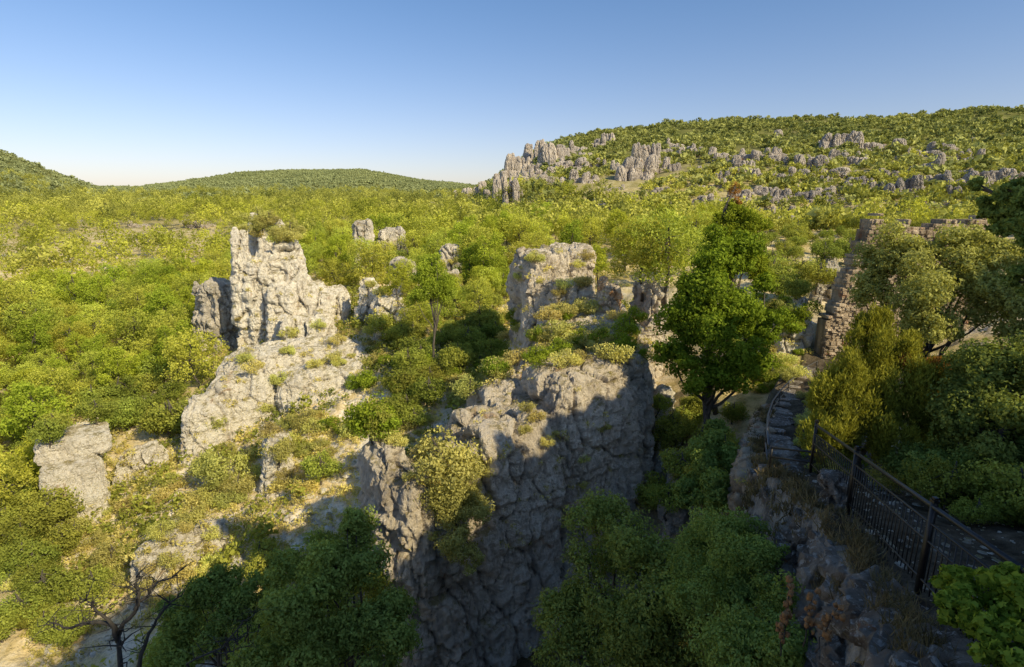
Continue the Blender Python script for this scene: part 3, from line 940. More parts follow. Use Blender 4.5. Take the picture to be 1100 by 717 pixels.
def pine_clumps(rg, H, Rr, k, low=0.45, flat=0.55):
    cl = []
    for i in range(k):
        t = (i + .5) / k
        z = H * (low + (0.97 - low) * t)
        rr = Rr * math.sqrt(max(0.08, 1 - ((t - .35) / .75) ** 2)) * rg.uniform(.45, 1.0)
        a = i * 2.4 + rg.uniform(-.5, .5)
        s = Rr * rg.uniform(0.28, 0.46)
        cl.append((rr * math.cos(a), rr * math.sin(a), z, s, s, s * flat))
    return cl


def dome_clumps(rg, H, Rr, k, low=0.25, sz=(0.28, 0.46)):
    cl = []
    for i in range(k):
        u = rg.uniform(-1, 1, 3)
        while (u ** 2).sum() > 1:
            u = rg.uniform(-1, 1, 3)
        u = u / (np.linalg.norm(u) + 1e-6) * rg.uniform(.45, .85)
        z = H * (low + (1 - low) * (u[2] * .5 + .5) * 0.88)
        s = Rr * rg.uniform(*sz)
        cl.append((u[0] * Rr, u[1] * Rr, z, s, s, s * rg.uniform(.65, .95)))
    return cl


def plant_mesh(name, kind, seed, leaf, L, W, n, H=6, Rr=2.6, k=16, bark=M_BARK, low=0.45, along=0.2, flat=0.55, r0=0.16, extra=None, droop=0, shell=.5):
    """one mesh with two materials: the copy used where a plant is only some pixels wide"""
    rg = np.random.default_rng(seed)
    b = Buf()
    cl = pine_clumps(rg, H, Rr, k, low, flat) if kind == 'pine' else dome_clumps(rg, H, Rr, k, low)
    skeleton(b, (0, 0, -0.4), (rg.uniform(-.3, .3), rg.uniform(-.3, .3), H * .9), r0, cl, rg, 0, 6)
    if name in ("pine_tree", "holm_oak", "bush"):
        c = Buf()
        clump_leaves(c, cl, n, L, W, rg, 0, along, shell, droop)
        return b.mesh("trunk", [bark], True), c.mesh("crown", [leaf])
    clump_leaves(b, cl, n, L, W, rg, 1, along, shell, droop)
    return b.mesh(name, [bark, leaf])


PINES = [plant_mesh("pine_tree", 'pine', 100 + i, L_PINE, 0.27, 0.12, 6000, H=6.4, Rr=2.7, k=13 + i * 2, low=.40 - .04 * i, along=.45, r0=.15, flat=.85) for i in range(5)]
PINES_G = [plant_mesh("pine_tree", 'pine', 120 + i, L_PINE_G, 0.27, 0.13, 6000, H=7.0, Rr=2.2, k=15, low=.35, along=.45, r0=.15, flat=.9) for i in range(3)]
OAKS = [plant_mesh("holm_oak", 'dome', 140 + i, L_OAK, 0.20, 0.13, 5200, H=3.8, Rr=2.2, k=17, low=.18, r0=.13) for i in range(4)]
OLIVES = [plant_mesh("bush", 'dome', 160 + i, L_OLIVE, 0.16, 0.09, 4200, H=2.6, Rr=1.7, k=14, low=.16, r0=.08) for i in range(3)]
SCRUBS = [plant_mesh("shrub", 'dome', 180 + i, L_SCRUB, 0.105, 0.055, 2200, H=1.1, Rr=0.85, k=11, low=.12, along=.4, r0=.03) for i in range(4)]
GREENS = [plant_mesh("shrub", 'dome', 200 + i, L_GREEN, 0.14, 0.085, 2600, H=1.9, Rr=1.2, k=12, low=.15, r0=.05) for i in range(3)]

VX = []          # plan positions already taken (x, y, radius)


def put(me, name, loc, s, label, cat, group, sz=None, rot=None):
    split = isinstance(me, tuple)
    o = bpy.data.objects.new(name, None if split else me)
    if split:
        o.empty_display_size = 0.3
        for nm, m in zip(("trunk", "crown"), me):
            ch = bpy.data.objects.new(nm, m)
            ch.parent = o
            COL.objects.link(ch)
    o.location = loc
    o.scale = (s, s, sz if sz else s)
    o.rotation_euler = (0, 0, random.uniform(0, 6.28) if rot is None else rot)
    COL.objects.link(o)
    tag(o, label, cat, group)
    return o


def free(x, y, r):
    for (a, b_, c) in VX:
        if (a - x) ** 2 + (b_ - y) ** 2 < (r + c) ** 2 * 0.5:
            return False
    return True


PENDING = []     # plants found by ray are linked only after all rays are cast


def plant_at(px, py, mesh, s, name, label, cat, group=None, sink=0.1, sz=None):
    q = hit(px, py)
    if q is None:
        return
    PENDING.append((mesh, name, q[0] - Vector((0, 0, sink)), s, label, cat, group, sz))
    VX.append((q[0].x, q[0].y, s * 1.2))


def inside(px, py, poly):
    c = False
    j = len(poly) - 1
    for i in range(len(poly)):
        xi, yi = poly[i]
        xj, yj = poly[j]
        if (yi > py) != (yj > py) and px < (xj - xi) * (py - yi) / (yj - yi) + xi:
            c = not c
        j = i
    return c


SCRUB_PTS = []   # low scrub too small to tell apart


def sow_scrub(poly, n, smin, smax, up=.2, tries=10):
    """points for the one mesh of low scrub, on ground or rock"""
    xs, ys = [p[0] for p in poly], [p[1] for p in poly]
    got = 0
    for _ in range(n * tries):
        if got >= n:
            break
        px, py = random.uniform(min(xs), max(xs)), random.uniform(min(ys), max(ys))
        if not inside(px, py, poly):
            continue
        q = hit(px, py)
        if q is None or q[1].z < up:
            continue
        SCRUB_PTS.append((q[0].x, q[0].y, q[0].z - .05, random.uniform(smin, smax)))
        got += 1


def sow(poly, n, meshes, smin, smax, name, label, cat, group, up=0.35, on=None, tries=12):
    """scatter n plants on the ground or rock seen inside a region of the photo"""
    xs, ys = [p[0] for p in poly], [p[1] for p in poly]
    got = 0
    for _ in range(n * tries):
        if got >= n:
            break
        px, py = random.uniform(min(xs), max(xs)), random.uniform(min(ys), max(ys))
        if not inside(px, py, poly):
            continue
        q = hit(px, py)
        if q is None or q[1].z < up:
            continue
        if on and not q[2].name.startswith(on):
            continue
        s = random.uniform(smin, smax)
        PENDING.append((random.choice(meshes), name, q[0] - Vector((0, 0, .12 * s)), s, label, cat, group, None))
        got += 1


# --- scrub on the rocks
sow([(530, 330), (640, 325), (705, 345), (708, 392), (640, 390), (560, 400), (480, 440), (455, 470), (470, 430)], 44, SCRUBS, 0.7, 1.5, "shrub",
    "golden shrub on the top of the central cliff", "shrub", "shrubs on the central cliff top", .3)
sow([(540, 340), (700, 350), (700, 390), (600, 385), (500, 430), (480, 440)], 22, GREENS, .45, .95, "shrub", "fresh green shrub on the top of the central cliff", "shrub",
    "green shrubs on the central cliff top", .35)
sow([(550, 268), (645, 275), (650, 330), (560, 345)], 12, SCRUBS, .5, 1.1, "shrub", "golden shrub on the square rock block", "shrub", "shrubs on the square rock block", .2)
sow([(395, 470), (470, 460), (530, 480), (540, 560), (440, 590)], 10, SCRUBS, .4, .9, "shrub", "small shrub on the sunlit left shoulder of the central cliff", "shrub", "shrubs on the cliff shoulder", .1)
sow([(560, 420), (690, 420), (690, 520), (560, 560)], 8, SCRUBS, .35, .75, "shrub", "small shrub clinging to the shaded cliff face", "shrub", "shrubs on the shaded cliff face", -.2)
sow([(262, 236), (335, 250), (338, 280), (262, 262)], 18, SCRUBS, 1.0, 2.0, "shrub", "golden shrub crowning the tall rock tower", "shrub", "shrubs on the rock tower", .2)
sow([(270, 238), (330, 250), (325, 268), (285, 262)], 9, OLIVES, .7, 1.2, "bush", "olive green bush crowning the tall rock tower", "bush", "bushes on the rock tower", .3)
sow([(255, 340), (385, 310), (420, 400), (330, 420), (200, 500), (230, 400)], 24, SCRUBS, .6, 1.5, "shrub", "dry golden shrub on the broad pale rock slope", "shrub", "shrubs on the broad rock slope", .25)
sow([(130, 480), (200, 500), (330, 440), (390, 460), (330, 540), (200, 640), (100, 640), (70, 600)], 46, SCRUBS, .6, 1.5, "shrub", "dry golden shrub on the stony left slope", "shrub",
    "shrubs on the stony left slope", .2)
sow([(130, 480), (200, 500), (330, 440), (390, 460), (330, 540), (200, 640), (100, 640), (70, 600)], 16, OLIVES, .5, 1.0, "bush", "olive green bush on the stony left slope", "bush",
    "bushes on the stony left slope", .3)
sow([(385, 295), (500, 270), (500, 330), (400, 400)], 16, SCRUBS, .8, 1.6, "shrub", "golden shrub on the rock fins behind the lone pine", "shrub", "shrubs on the rock fins", .1)
sow([(655, 250), (720, 245), (720, 262), (655, 262)], 4, SCRUBS, 1.2, 2.0, "shrub", "golden shrub on the long pale outcrop", "shrub", "shrubs on the long outcrop", .1)
sow([(820, 320), (872, 320), (880, 395), (830, 420)], 14, SCRUBS, .5, 1.1, "shrub", "sunlit shrub beside the path left of the castle wall", "shrub", "shrubs beside the lower path", .1)
sow_scrub([(530, 330), (640, 325), (705, 345), (708, 392), (640, 390), (560, 400), (480, 440), (455, 470), (395, 480), (470, 430)], 260, .35, 1.0)
sow_scrub([(550, 268), (645, 275), (650, 330), (560, 345)], 30, .4, 1.0)
sow_scrub([(540, 400), (690, 400), (690, 520), (540, 600), (400, 600)], 60, .3, .7, -.2)
sow_scrub([(255, 250), (385, 300), (420, 400), (330, 430), (200, 500), (230, 400)], 80, .4, 1.1)
sow_scrub([(130, 480), (200, 500), (330, 440), (390, 460), (330, 540), (200, 640), (100, 640), (70, 600)], 420, .4, 1.3)
sow_scrub([(385, 295), (500, 270), (500, 330), (400, 400)], 60, .6, 1.4, .0)
# --- named plants, each one the photo shows on its own
plant_at(470, 520, OLIVES[1], 1.15, "bush", "smaller olive bush above the big hanging cliff bush", "bush", sink=.3)
plant_at(240, 525, OLIVES[2], 1.5, "bush", "round olive bush alone in the middle of the stony slope", "bush")
plant_at(345, 520, OAKS[0], .8, "holm_oak", "round dark oak at the right edge of the stony slope", "tree")
plant_at(182, 470, OAKS[1], 1.25, "holm_oak", "dark oak shaded by the rock slope behind the squat pillar", "tree")
plant_at(212, 420, PINES[1], 1.15, "pine_tree", "bright yellow-green pine in front of the dark rock fin", "tree")
plant_at(178, 372, PINES_G[0], 1.25, "pine_tree", "green pine casting a dark shadow left of the rock fin", "tree")
plant_at(715, 322, PINES[3], 1.05, "pine_tree", "bright rounded pine behind the flat topped block", "tree")
plant_at(690, 318, PINES[0], .9, "pine_tree", "low bright pine behind the small ochre boulder", "tree")
plant_at(525, 312, PINES_G[1], 1.25, "pine_tree", "tall green pine left of the square rock block", "tree")
plant_at(14, 374, PINES[4], 1.5, "pine_tree", "bright dome shaped pine at the left edge of the photo", "tree")
plant_at(412, 368, OAKS[2], 1.1, "holm_oak", "dark green oak at the foot of the pale rock fin", "tree")
plant_at(900, 318, OLIVES[1], 1.0, "bush", "olive bush beside the grey crag at the castle wall", "bush")
plant_at(858, 310, OLIVES[0], 1.5, "bush", "rounded olive bush left of the grey crag", "bush")


sow([(418, 300), (535, 296), (535, 345), (470, 368), (425, 372)], 22, PINES + PINES_G, .45, .8, "pine_tree", "pine growing between the rock fins and the square block", "tree", "pines between the fins and the block", .0)
sow([(418, 310), (535, 305), (535, 370), (470, 385), (425, 380)], 24, OAKS, .45, .9, "holm_oak", "oak growing between the rock fins and the square block", "tree", "oaks between the fins and the block", .0)
sow_scrub([(418, 310), (535, 305), (535, 370), (470, 400), (420, 390)], 120, .5, 1.4, .0)
# --- thickets between the rocks
sow([(430, 400), (470, 372), (540, 345), (540, 400), (470, 430), (440, 470), (400, 470)], 30, OAKS, .45, .95, "holm_oak", "holm oak in the thicket between the rock slope and the central cliff", "tree",
    "oaks between slope and cliff", .0)
sow([(380, 400), (470, 370), (530, 350), (540, 400), (470, 430), (450, 470), (340, 480)], 24, GREENS, .7, 1.3, "shrub", "fresh green shrub in the thicket between slope and cliff", "shrub",
    "green shrubs between slope and cliff", .0)
sow([(380, 400), (460, 375), (560, 390), (450, 470), (340, 480)], 22, SCRUBS, .8, 1.6, "shrub", "golden shrub in the thicket between slope and cliff", "shrub",
    "golden shrubs between slope and cliff", .0)
sow([(0, 560), (60, 560), (110, 640), (90, 717), (0, 717)], 18, OAKS, .5, .9, "holm_oak", "sunlit oak in the lower left corner of the valley", "tree", "oaks in the lower left corner", .0)
sow([(0, 480), (60, 470), (60, 570), (0, 580)], 14, OAKS, .7, 1.1, "holm_oak", "leafy oak left of the squat rock pillar", "tree", "oaks left of the squat pillar", .0)
sow([(80, 430), (210, 400), (200, 470), (110, 465)], 16, OAKS, .7, 1.15, "holm_oak", "leafy oak behind the squat rock pillar", "tree", "oaks behind the squat pillar", .0)
sow([(190, 690), (330, 560), (400, 600), (430, 717), (150, 717)], 34, OAKS, .3, .7, "holm_oak", "shaded oak on the slope of the gully at bottom left", "tree", "oaks on the shaded gully slope", -.2)
sow([(700, 440), (790, 440), (780, 540), (700, 560)], 18, OAKS, .4, .75, "holm_oak", "dim oak in the gully between the cliff and the path", "tree", "oaks in the gully by the path", -.2)
sow([(800, 250), (890, 245), (880, 320), (810, 330)], 34, OAKS, .5, 1.0, "holm_oak", "sunlit oak on the slope beyond the big leafy tree", "tree", "oaks beyond the big leafy tree", .0)
sow([(800, 330), (870, 300), (870, 340), (830, 400)], 14, GREENS, .6, 1.1, "shrub", "green shrub on the bank beyond the big leafy tree", "shrub", "green shrubs beyond the big leafy tree", .0)


sow([(790, 335), (855, 325), (872, 380), (815, 430), (778, 405)], 18, GREENS, .35, .8, "shrub", "green shrub on the bank between the big leafy tree and the steps", "shrub", "green shrubs between tree and steps", .0)
sow([(775, 345), (850, 330), (868, 380), (815, 430), (770, 415)], 14, OAKS, .3, .6, "holm_oak", "small oak on the bank between the big leafy tree and the steps", "tree", "small oaks between tree and steps", .0)
sow_scrub([(775, 335), (855, 325), (872, 385), (815, 430), (765, 410)], 90, .4, 1.0, .0)


# --- the pine wood: by plan position, thinning out with distance
def wood(n, az0, az1, r0, r1, meshes, smin, smax, spacing, name, label, cat, group, keep=None):
    got = 0
    for _ in range(n * 30):
        if got >= n:
            break
        az = R(random.uniform(az0, az1))
        rr = math.sqrt(random.uniform(r0 * r0, r1 * r1))
        x, y = rr * math.sin(az), rr * math.cos(az)
        s = random.uniform(smin, smax)
        if not free(x, y, spacing * s):
            continue
        z = gz(x, y)
        if (rr < 97 and R(-31.5) < az < R(-8)) or (rr < 80 and az > R(-42)):
            continue
        # leave out what only stands inside a rock
        ok, loc, nor, idx, ob, _ = scene.ray_cast(bpy.context.evaluated_depsgraph_get(), Vector((x, y, z + 40)), Vector((0, 0, -1)))
        if ok and ob.name != "ground":
            continue
        if keep and not keep(x, y, z):
            continue
        VX.append((x, y, spacing * s))
        PENDING.append((random.choice(meshes), name, Vector((x, y, z)), s, label, cat, group, None))
        got += 1


for rk in [o for o in COL.objects if o.name.startswith("rock_") or o.name.startswith("boulder")]:
    pass
wood(140, -47, -24, 58, 140, PINES + PINES_G, .55, 1.25, 3.0, "pine_tree", "sunlit yellow-green pine in the wood on the left valley floor", "tree", "pines on the left valley floor")
wood(44, -47, -27, 52, 120, OAKS, .5, 1.1, 2.0, "holm_oak", "round oak among the pines on the left valley floor", "tree", "oaks on the left valley floor")
wood(75, -24, 3, 90, 165, PINES + PINES_G, .65, 1.4, 3.2, "pine_tree", "sunlit pine in the wood behind the pale rocks", "tree", "pines behind the pale rocks")
wood(16, -12, -0.5, 62, 93, PINES_G + OAKS, .5, 1.0, 1.6, "holm_oak", "small green tree on the dry slope behind the lone pine", "tree", "small trees behind the lone pine")
wood(46, 3, 22, 68, 165, PINES + PINES_G, .6, 1.25, 3.0, "pine_tree", "sunlit pine on the slope behind the square rock block", "tree", "pines behind the square block")
wood(60, 16, 46, 54, 165, OAKS, .7, 1.3, 2.0, "holm_oak", "oak on the slope below the right mountain", "tree", "oaks below the right mountain")
wood(26, -27, 3, 84, 150, OAKS, .7, 1.2, 1.8, "holm_oak", "oak in the wood behind the pale rocks", "tree", "oaks behind the pale rocks")
wood(20, -47, -24, 48, 130, SCRUBS, .9, 1.7, .5, "shrub", "golden shrub between the pines on the left valley floor", "shrub", "shrubs on the left valley floor")
for (me, name, loc, s, label, cat, group, sz) in PENDING:
    put(me, name, loc, s, label, cat, group, sz)


# --- the far wood and the scrub too many to count
def mass(name, pts, scales, protos, mat, label, seed, var=1.0):
    rg = np.random.default_rng(seed)
    VV, FF, TT = [], [], []
    n0 = 0
    pick = rg.integers(0, len(protos), len(pts))
    for k, (V, Fq, T) in enumerate(protos):
        m = np.where(pick == k)[0]
        if not len(m):
            continue
        a = rg.uniform(0, 6.28, len(m))
        ca, sa = np.cos(a)[:, None], np.sin(a)[:, None]
        s = scales[m][:, None]
        X = (V[None, :, 0] * ca - V[None, :, 1] * sa) * s + pts[m, 0][:, None]
        Y = (V[None, :, 0] * sa + V[None, :, 1] * ca) * s + pts[m, 1][:, None]
        Z = V[None, :, 2] * s + pts[m, 2][:, None]
        VV.append(np.stack([X, Y, Z], -1).reshape(-1, 3))
        FF.append((Fq[None] + (np.arange(len(m)) * len(V))[:, None, None]).reshape(-1, 4) + n0)
        n0 += len(m) * len(V)
        big = .45 * fbm(pts[m] / 70.0, 3, seed + 200)
        TT.append(np.clip(T[None] * .75 + (rg.uniform(-.22, .32, len(m)) * var + big)[:, None], 0, 1).ravel())
    me = build_mesh(name, np.concatenate(VV), [(np.concatenate(FF), 0, np.concatenate(TT))], [mat])
    o = link(name, me)
    tag(o, label, None, None, "stuff")
    return o


def tuft(seed, n, H, Rr, L, W, k, kind='dome', along=.2):
    rg = np.random.default_rng(seed)
    b = Buf()
    cl = dome_clumps(rg, H, Rr, k, .15) if kind == 'dome' else pine_clumps(rg, H, Rr, k, .42, .85)
    clump_leaves(b, cl, n, L, W, rg, 0, along, .6)
    return np.concatenate(b.V), b.F[0][0], b.F[0][2]


def polar_pts(n, az0, az1, r0, r1, seed, power=2.0):
    rg = np.random.default_rng(seed)
    az = np.radians(rg.uniform(az0, az1, n))
    r = (rg.uniform(r0 ** power, r1 ** power, n)) ** (1 / power)
    x, y = r * np.sin(az), r * np.cos(az)
    z = ground_z(x, y)
    return np.stack([x, y, z], 1), rg


P1, rg1 = polar_pts(8500, -47, 46, 130, 720, 301, 1.4)
dens = fbm(P1 / 30.0, 4, 88)
az1 = np.degrees(np.arctan2(P1[:, 0], P1[:, 1]))
r1 = np.hypot(P1[:, 0], P1[:, 1])
lim = np.interp(az1, [-47, -6, 2, 10, 18, 46], [740, 740, 330, 250, 185, 150]) * rg1.uniform(.75, 1.15, len(P1))
P1 = P1[(dens > -0.16 - .4 * np.clip((r1 - 250) / 200, 0, 1)) & (r1 < lim)]
r1 = np.hypot(P1[:, 0], P1[:, 1])
az1 = np.degrees(np.arctan2(P1[:, 0], P1[:, 1]))
far1 = rg1.random(len(P1)) < np.clip((r1 - 220) / 240, np.interp(az1, [-5, 8], [0.22, 0.6]), 1)
sc1 = np.clip(rg1.lognormal(-.1, .32, len(P1)), .4, 1.7)
PT = [tuft(400 + i, 520, 6.0, 2.7, .44, .26, 9, 'pine', .25) for i in range(5)]
PT2 = [tuft(410 + i, 260, 6.0, 2.7, .62, .38, 9, 'pine', .25) for i in range(5)]
mass("pine_wood", P1[~far1], sc1[~far1], PT, L_PINE_F, "yellow-green pines covering the middle of the valley", 1)
mass("evergreen_wood", P1[far1], sc1[far1], PT2, L_MID, "olive green wood covering the far valley floor", 6)
P2, rg2 = polar_pts(30000, -6, 50, 145, 980, 302, 1.5)
P2 = P2[np.hypot(P2[:, 0], P2[:, 1]) > np.interp(np.degrees(np.arctan2(P2[:, 0], P2[:, 1])), [-6, 10, 18, 46], [260, 210, 160, 145])]
keep = (fbm(P2 / 45.0, 4, 66) > -0.22)
for (px, py, w, h, loc) in crag_spots:
    rr = (w / F * loc.length) * .42
    keep &= ~(np.hypot(P2[:, 0] - loc.x, P2[:, 1] - loc.y) < rr)
P2 = P2[keep]
s2 = np.clip(rg2.lognormal(-.3, .42, len(P2)), .3, 1.9)
low2 = rg2.random(len(P2)) < np.clip((430 - np.hypot(P2[:, 0], P2[:, 1])) / 240, 0, .85)
mass("foothill_wood", P2[low2], s2[low2], [tuft(430 + i, 110, 3.8, 2.3, .9, .55, 8) for i in range(5)], L_MID, "olive green scrub climbing the foot of the mountain", 7)
P2, s2 = P2[~low2], s2[~low2]
mass("mountain_wood", P2, s2, [tuft(420 + i, 52, 3.6, 2.4, 1.5, .95, 8) for i in range(5)], L_FAR, "dense evergreen scrub covering the right mountain", 2)
P3, rg3 = polar_pts(64000, -48, 6, 520, 1850, 303, 1.75)
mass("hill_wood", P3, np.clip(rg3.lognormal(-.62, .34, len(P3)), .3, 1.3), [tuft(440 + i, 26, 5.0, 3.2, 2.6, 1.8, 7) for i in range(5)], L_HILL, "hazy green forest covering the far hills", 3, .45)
# low dry scrub on the near slopes
P4, rg4 = polar_pts(14000, -46, 14, 30, 120, 304, 1.25)
P4 = P4[fbm(P4 / 6.0, 3, 91) > -.15]
S4 = np.array(SCRUB_PTS)
mass("low_scrub", np.concatenate([P4, S4[:, :3]]), np.concatenate([np.clip(rg4.lognormal(-.5, .45, len(P4)), .2, 1.5), S4[:, 3]]), [tuft(460 + i, 60, .7, .6, .22, .10, 6, 'dome', .6) for i in range(4)], L_SCRUB, "low dry scrub covering the stony slopes", 4)


P6, rg6 = polar_pts(6500, -46, 12, 34, 125, 306, 1.25)
P6 = P6[fbm(P6 / 5.0, 3, 95) > -.05]
mass("green_scrub", P6, np.clip(rg6.lognormal(-.25, .45, len(P6)), .3, 2.0), [tuft(470 + i, 80, .9, .75, .22, .13, 7, 'dome', .3) for i in range(4)], L_OAK, "low green evergreen scrub on the dry slopes", 8)


def pebble(seed):
    rg = np.random.default_rng(seed)
    u = np.linspace(-np.pi, np.pi, 7, endpoint=False)
    v = np.linspace(-np.pi / 2, np.pi / 2, 5)
    U, Vv = np.meshgrid(u, v, indexing='ij')
    P = np.stack([np.cos(Vv) * np.cos(U), np.cos(Vv) * np.sin(U) * .8, np.sin(Vv) * .6], -1).reshape(-1, 3)
    P = P * (1 + .4 * vnoise(P * 1.6 + rg.uniform(0, 99), 3))[:, None]
    Fq = np.array([(i * 5 + j, ((i + 1) % 7) * 5 + j, ((i + 1) % 7) * 5 + j + 1, i * 5 + j + 1) for i in range(7) for j in range(4)])
    return P, Fq, np.zeros(len(Fq))


P5, rg5 = polar_pts(13000, -44, 8, 30, 105, 305, 1.2)
P5 = P5[fbm(P5 / 4.0, 3, 93) > -0.05]
_t = rg5.uniform(2, 14, 1600)
_px = np.interp(_t, SPUR[:, 1], SPUR[:, 0]) + rg5.uniform(.6, 4.6, 1600)
_pp = np.stack([_px, _t - .2 * rg5.random(1600), ground_z(_px, _t)], 1)
mass("scree", np.concatenate([P5, _pp]), np.concatenate([np.clip(rg5.lognormal(-1.75, .6, len(P5)), .06, .8), np.clip(rg5.lognormal(-3.5, .5, 1600), .012, .09)]), [pebble(480 + i) for i in range(4)], M_ROCK, "loose pale stones scattered over the dry slopes", 5)


# ------------------------------------------------------------------ near trees, each with trunk and crown
def near_tree(name, label, base, clumps, leaf, n, L, W, r0, top=None, seed=1, bark=M_BARK, along=.2, shell=.45, droop=0., crown="crown", cat="tree", tintlo=0.0, upw=0.0, tall=1.0):
    rg = np.random.default_rng(seed)
    base = Vector(base)
    t = thing(name, label, cat, base)
    cl = np.array(clumps, dtype=np.float64)
    cl[:, :3] -= np.array(base)
    cl[:, 5] *= tall
    cl[:, 3:5] /= tall ** .5
    b = Buf()
    tp = (np.array(top) - np.array(base)) if top is not None else np.array([cl[:, 0].mean(), cl[:, 1].mean(), cl[:, 2].max() * .62])
    skeleton(b, (0, 0, -.3), tp, r0, cl, rg)
    link("trunk", b.mesh("trunk", [bark], True), parent=t)
    c = Buf()
    clump_leaves(c, cl, n, L, W, rg, 0, along, shell, droop, tintlo, upw)
    link(crown, c.mesh(crown, [leaf]), parent=t)
    return t


def px_clumps(lst, seed=0, n_sub=4, spread=.8):
    """(px, py, depth, pixel radius) of each main lobe -> lobes broken into smaller clumps"""
    rg = np.random.default_rng(seed)
    out = []
    for (px, py, d, pr) in lst:
        c = np.array(at(px, py, d))
        r = pr / F * d
        for _ in range(n_sub):
            o = unit(rg.normal(size=(1, 3)))[0] * r * rg.uniform(.35, spread)
            s = r * rg.uniform(.38, .6)
            out.append((*(c + o), s, s, s * rg.uniform(.7, .95)))
    return out


def foot(px, d, dz=0.0):
    p = at(px, 400, d)
    return (p.x, p.y, gz(p.x, p.y) + dz)


# big leafy tree right of the cliff with a taller thin pine behind it
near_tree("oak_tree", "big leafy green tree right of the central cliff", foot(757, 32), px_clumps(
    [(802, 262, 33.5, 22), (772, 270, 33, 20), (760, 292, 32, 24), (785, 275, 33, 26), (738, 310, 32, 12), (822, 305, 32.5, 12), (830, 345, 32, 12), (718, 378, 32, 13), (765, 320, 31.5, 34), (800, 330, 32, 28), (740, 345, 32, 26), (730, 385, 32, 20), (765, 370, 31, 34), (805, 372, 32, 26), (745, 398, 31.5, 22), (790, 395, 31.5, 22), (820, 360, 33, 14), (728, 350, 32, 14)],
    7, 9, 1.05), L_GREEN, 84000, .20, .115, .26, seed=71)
near_tree("pine_tree", "tall thin pine with a rust brown top behind the big leafy tree", foot(774, 36), px_clumps(
    [(795, 226, 36, 16), (806, 246, 36, 19), (800, 270, 36, 22), (778, 258, 36, 14), (785, 285, 36, 24), (815, 290, 36, 20), (772, 238, 36, 8), (788, 240, 36, 14)], 8, 7, 1.0), L_GREEN, 26000, .24, .08, .2,
    top=at(790, 200, 36), seed=72, along=.6)
rt = [o for o in COL.objects if o.get("label", "").startswith("tall thin pine")][0]
c = Buf()
cl = np.array(px_clumps([(790, 203, 36, 8), (793, 214, 36, 7)], 9, 5))
cl[:, :3] -= np.array(rt.location)
clump_leaves(c, cl, 600, .24, .06, np.random.default_rng(5), 0, .6)
tag(link("dead_top", c.mesh("dead_top", [L_RUST]), parent=rt), "rust brown dead top")
# slim lone pine in the middle
near_tree("pine_tree", "slim lone pine with a bare trunk in front of the grey fin", foot(464, 58), px_clumps(
    [(463, 284, 58, 14), (452, 298, 58, 15), (475, 300, 58, 16), (463, 315, 57.5, 19), (447, 318, 58, 12), (481, 317, 58, 12)], 11, 7), L_PINE_G, 14000, .26, .10, .15, top=at(464, 280, 58), seed=73, along=.6)
# shaded trees in the gully
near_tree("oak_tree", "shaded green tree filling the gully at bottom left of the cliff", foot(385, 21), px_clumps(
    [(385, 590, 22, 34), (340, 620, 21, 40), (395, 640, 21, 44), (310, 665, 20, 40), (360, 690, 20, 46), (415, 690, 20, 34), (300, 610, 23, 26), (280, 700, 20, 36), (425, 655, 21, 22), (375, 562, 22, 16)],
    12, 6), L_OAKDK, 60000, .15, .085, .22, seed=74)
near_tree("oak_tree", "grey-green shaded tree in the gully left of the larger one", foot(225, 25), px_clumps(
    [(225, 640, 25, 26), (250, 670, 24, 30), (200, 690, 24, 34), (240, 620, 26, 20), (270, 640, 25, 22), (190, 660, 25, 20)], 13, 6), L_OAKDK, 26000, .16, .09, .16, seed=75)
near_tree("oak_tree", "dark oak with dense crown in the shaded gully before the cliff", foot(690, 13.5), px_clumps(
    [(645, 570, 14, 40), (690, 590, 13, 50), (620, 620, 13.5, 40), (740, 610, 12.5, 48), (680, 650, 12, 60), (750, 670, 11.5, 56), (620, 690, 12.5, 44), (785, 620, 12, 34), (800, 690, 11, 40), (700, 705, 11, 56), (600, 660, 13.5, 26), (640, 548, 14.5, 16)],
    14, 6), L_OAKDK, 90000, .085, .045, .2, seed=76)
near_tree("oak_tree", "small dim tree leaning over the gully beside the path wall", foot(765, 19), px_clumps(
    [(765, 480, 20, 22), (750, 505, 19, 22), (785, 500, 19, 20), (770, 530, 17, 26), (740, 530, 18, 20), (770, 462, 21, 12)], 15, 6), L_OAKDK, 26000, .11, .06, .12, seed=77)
near_tree("bush", "big olive bush hanging on the sunlit shoulder of the central cliff", at(488, 575, 26.6), px_clumps(
    [(468, 500, 27.6, 19), (500, 512, 27, 23), (478, 545, 26.2, 24), (510, 548, 26.2, 20), (456, 535, 26.6, 16), (494, 582, 25.4, 20), (485, 520, 26.4, 22), (505, 600, 25.2, 13)], 41, 9, 1.0), L_OLIVE, 42000, .11, .06, .08, seed=85, cat="bush")
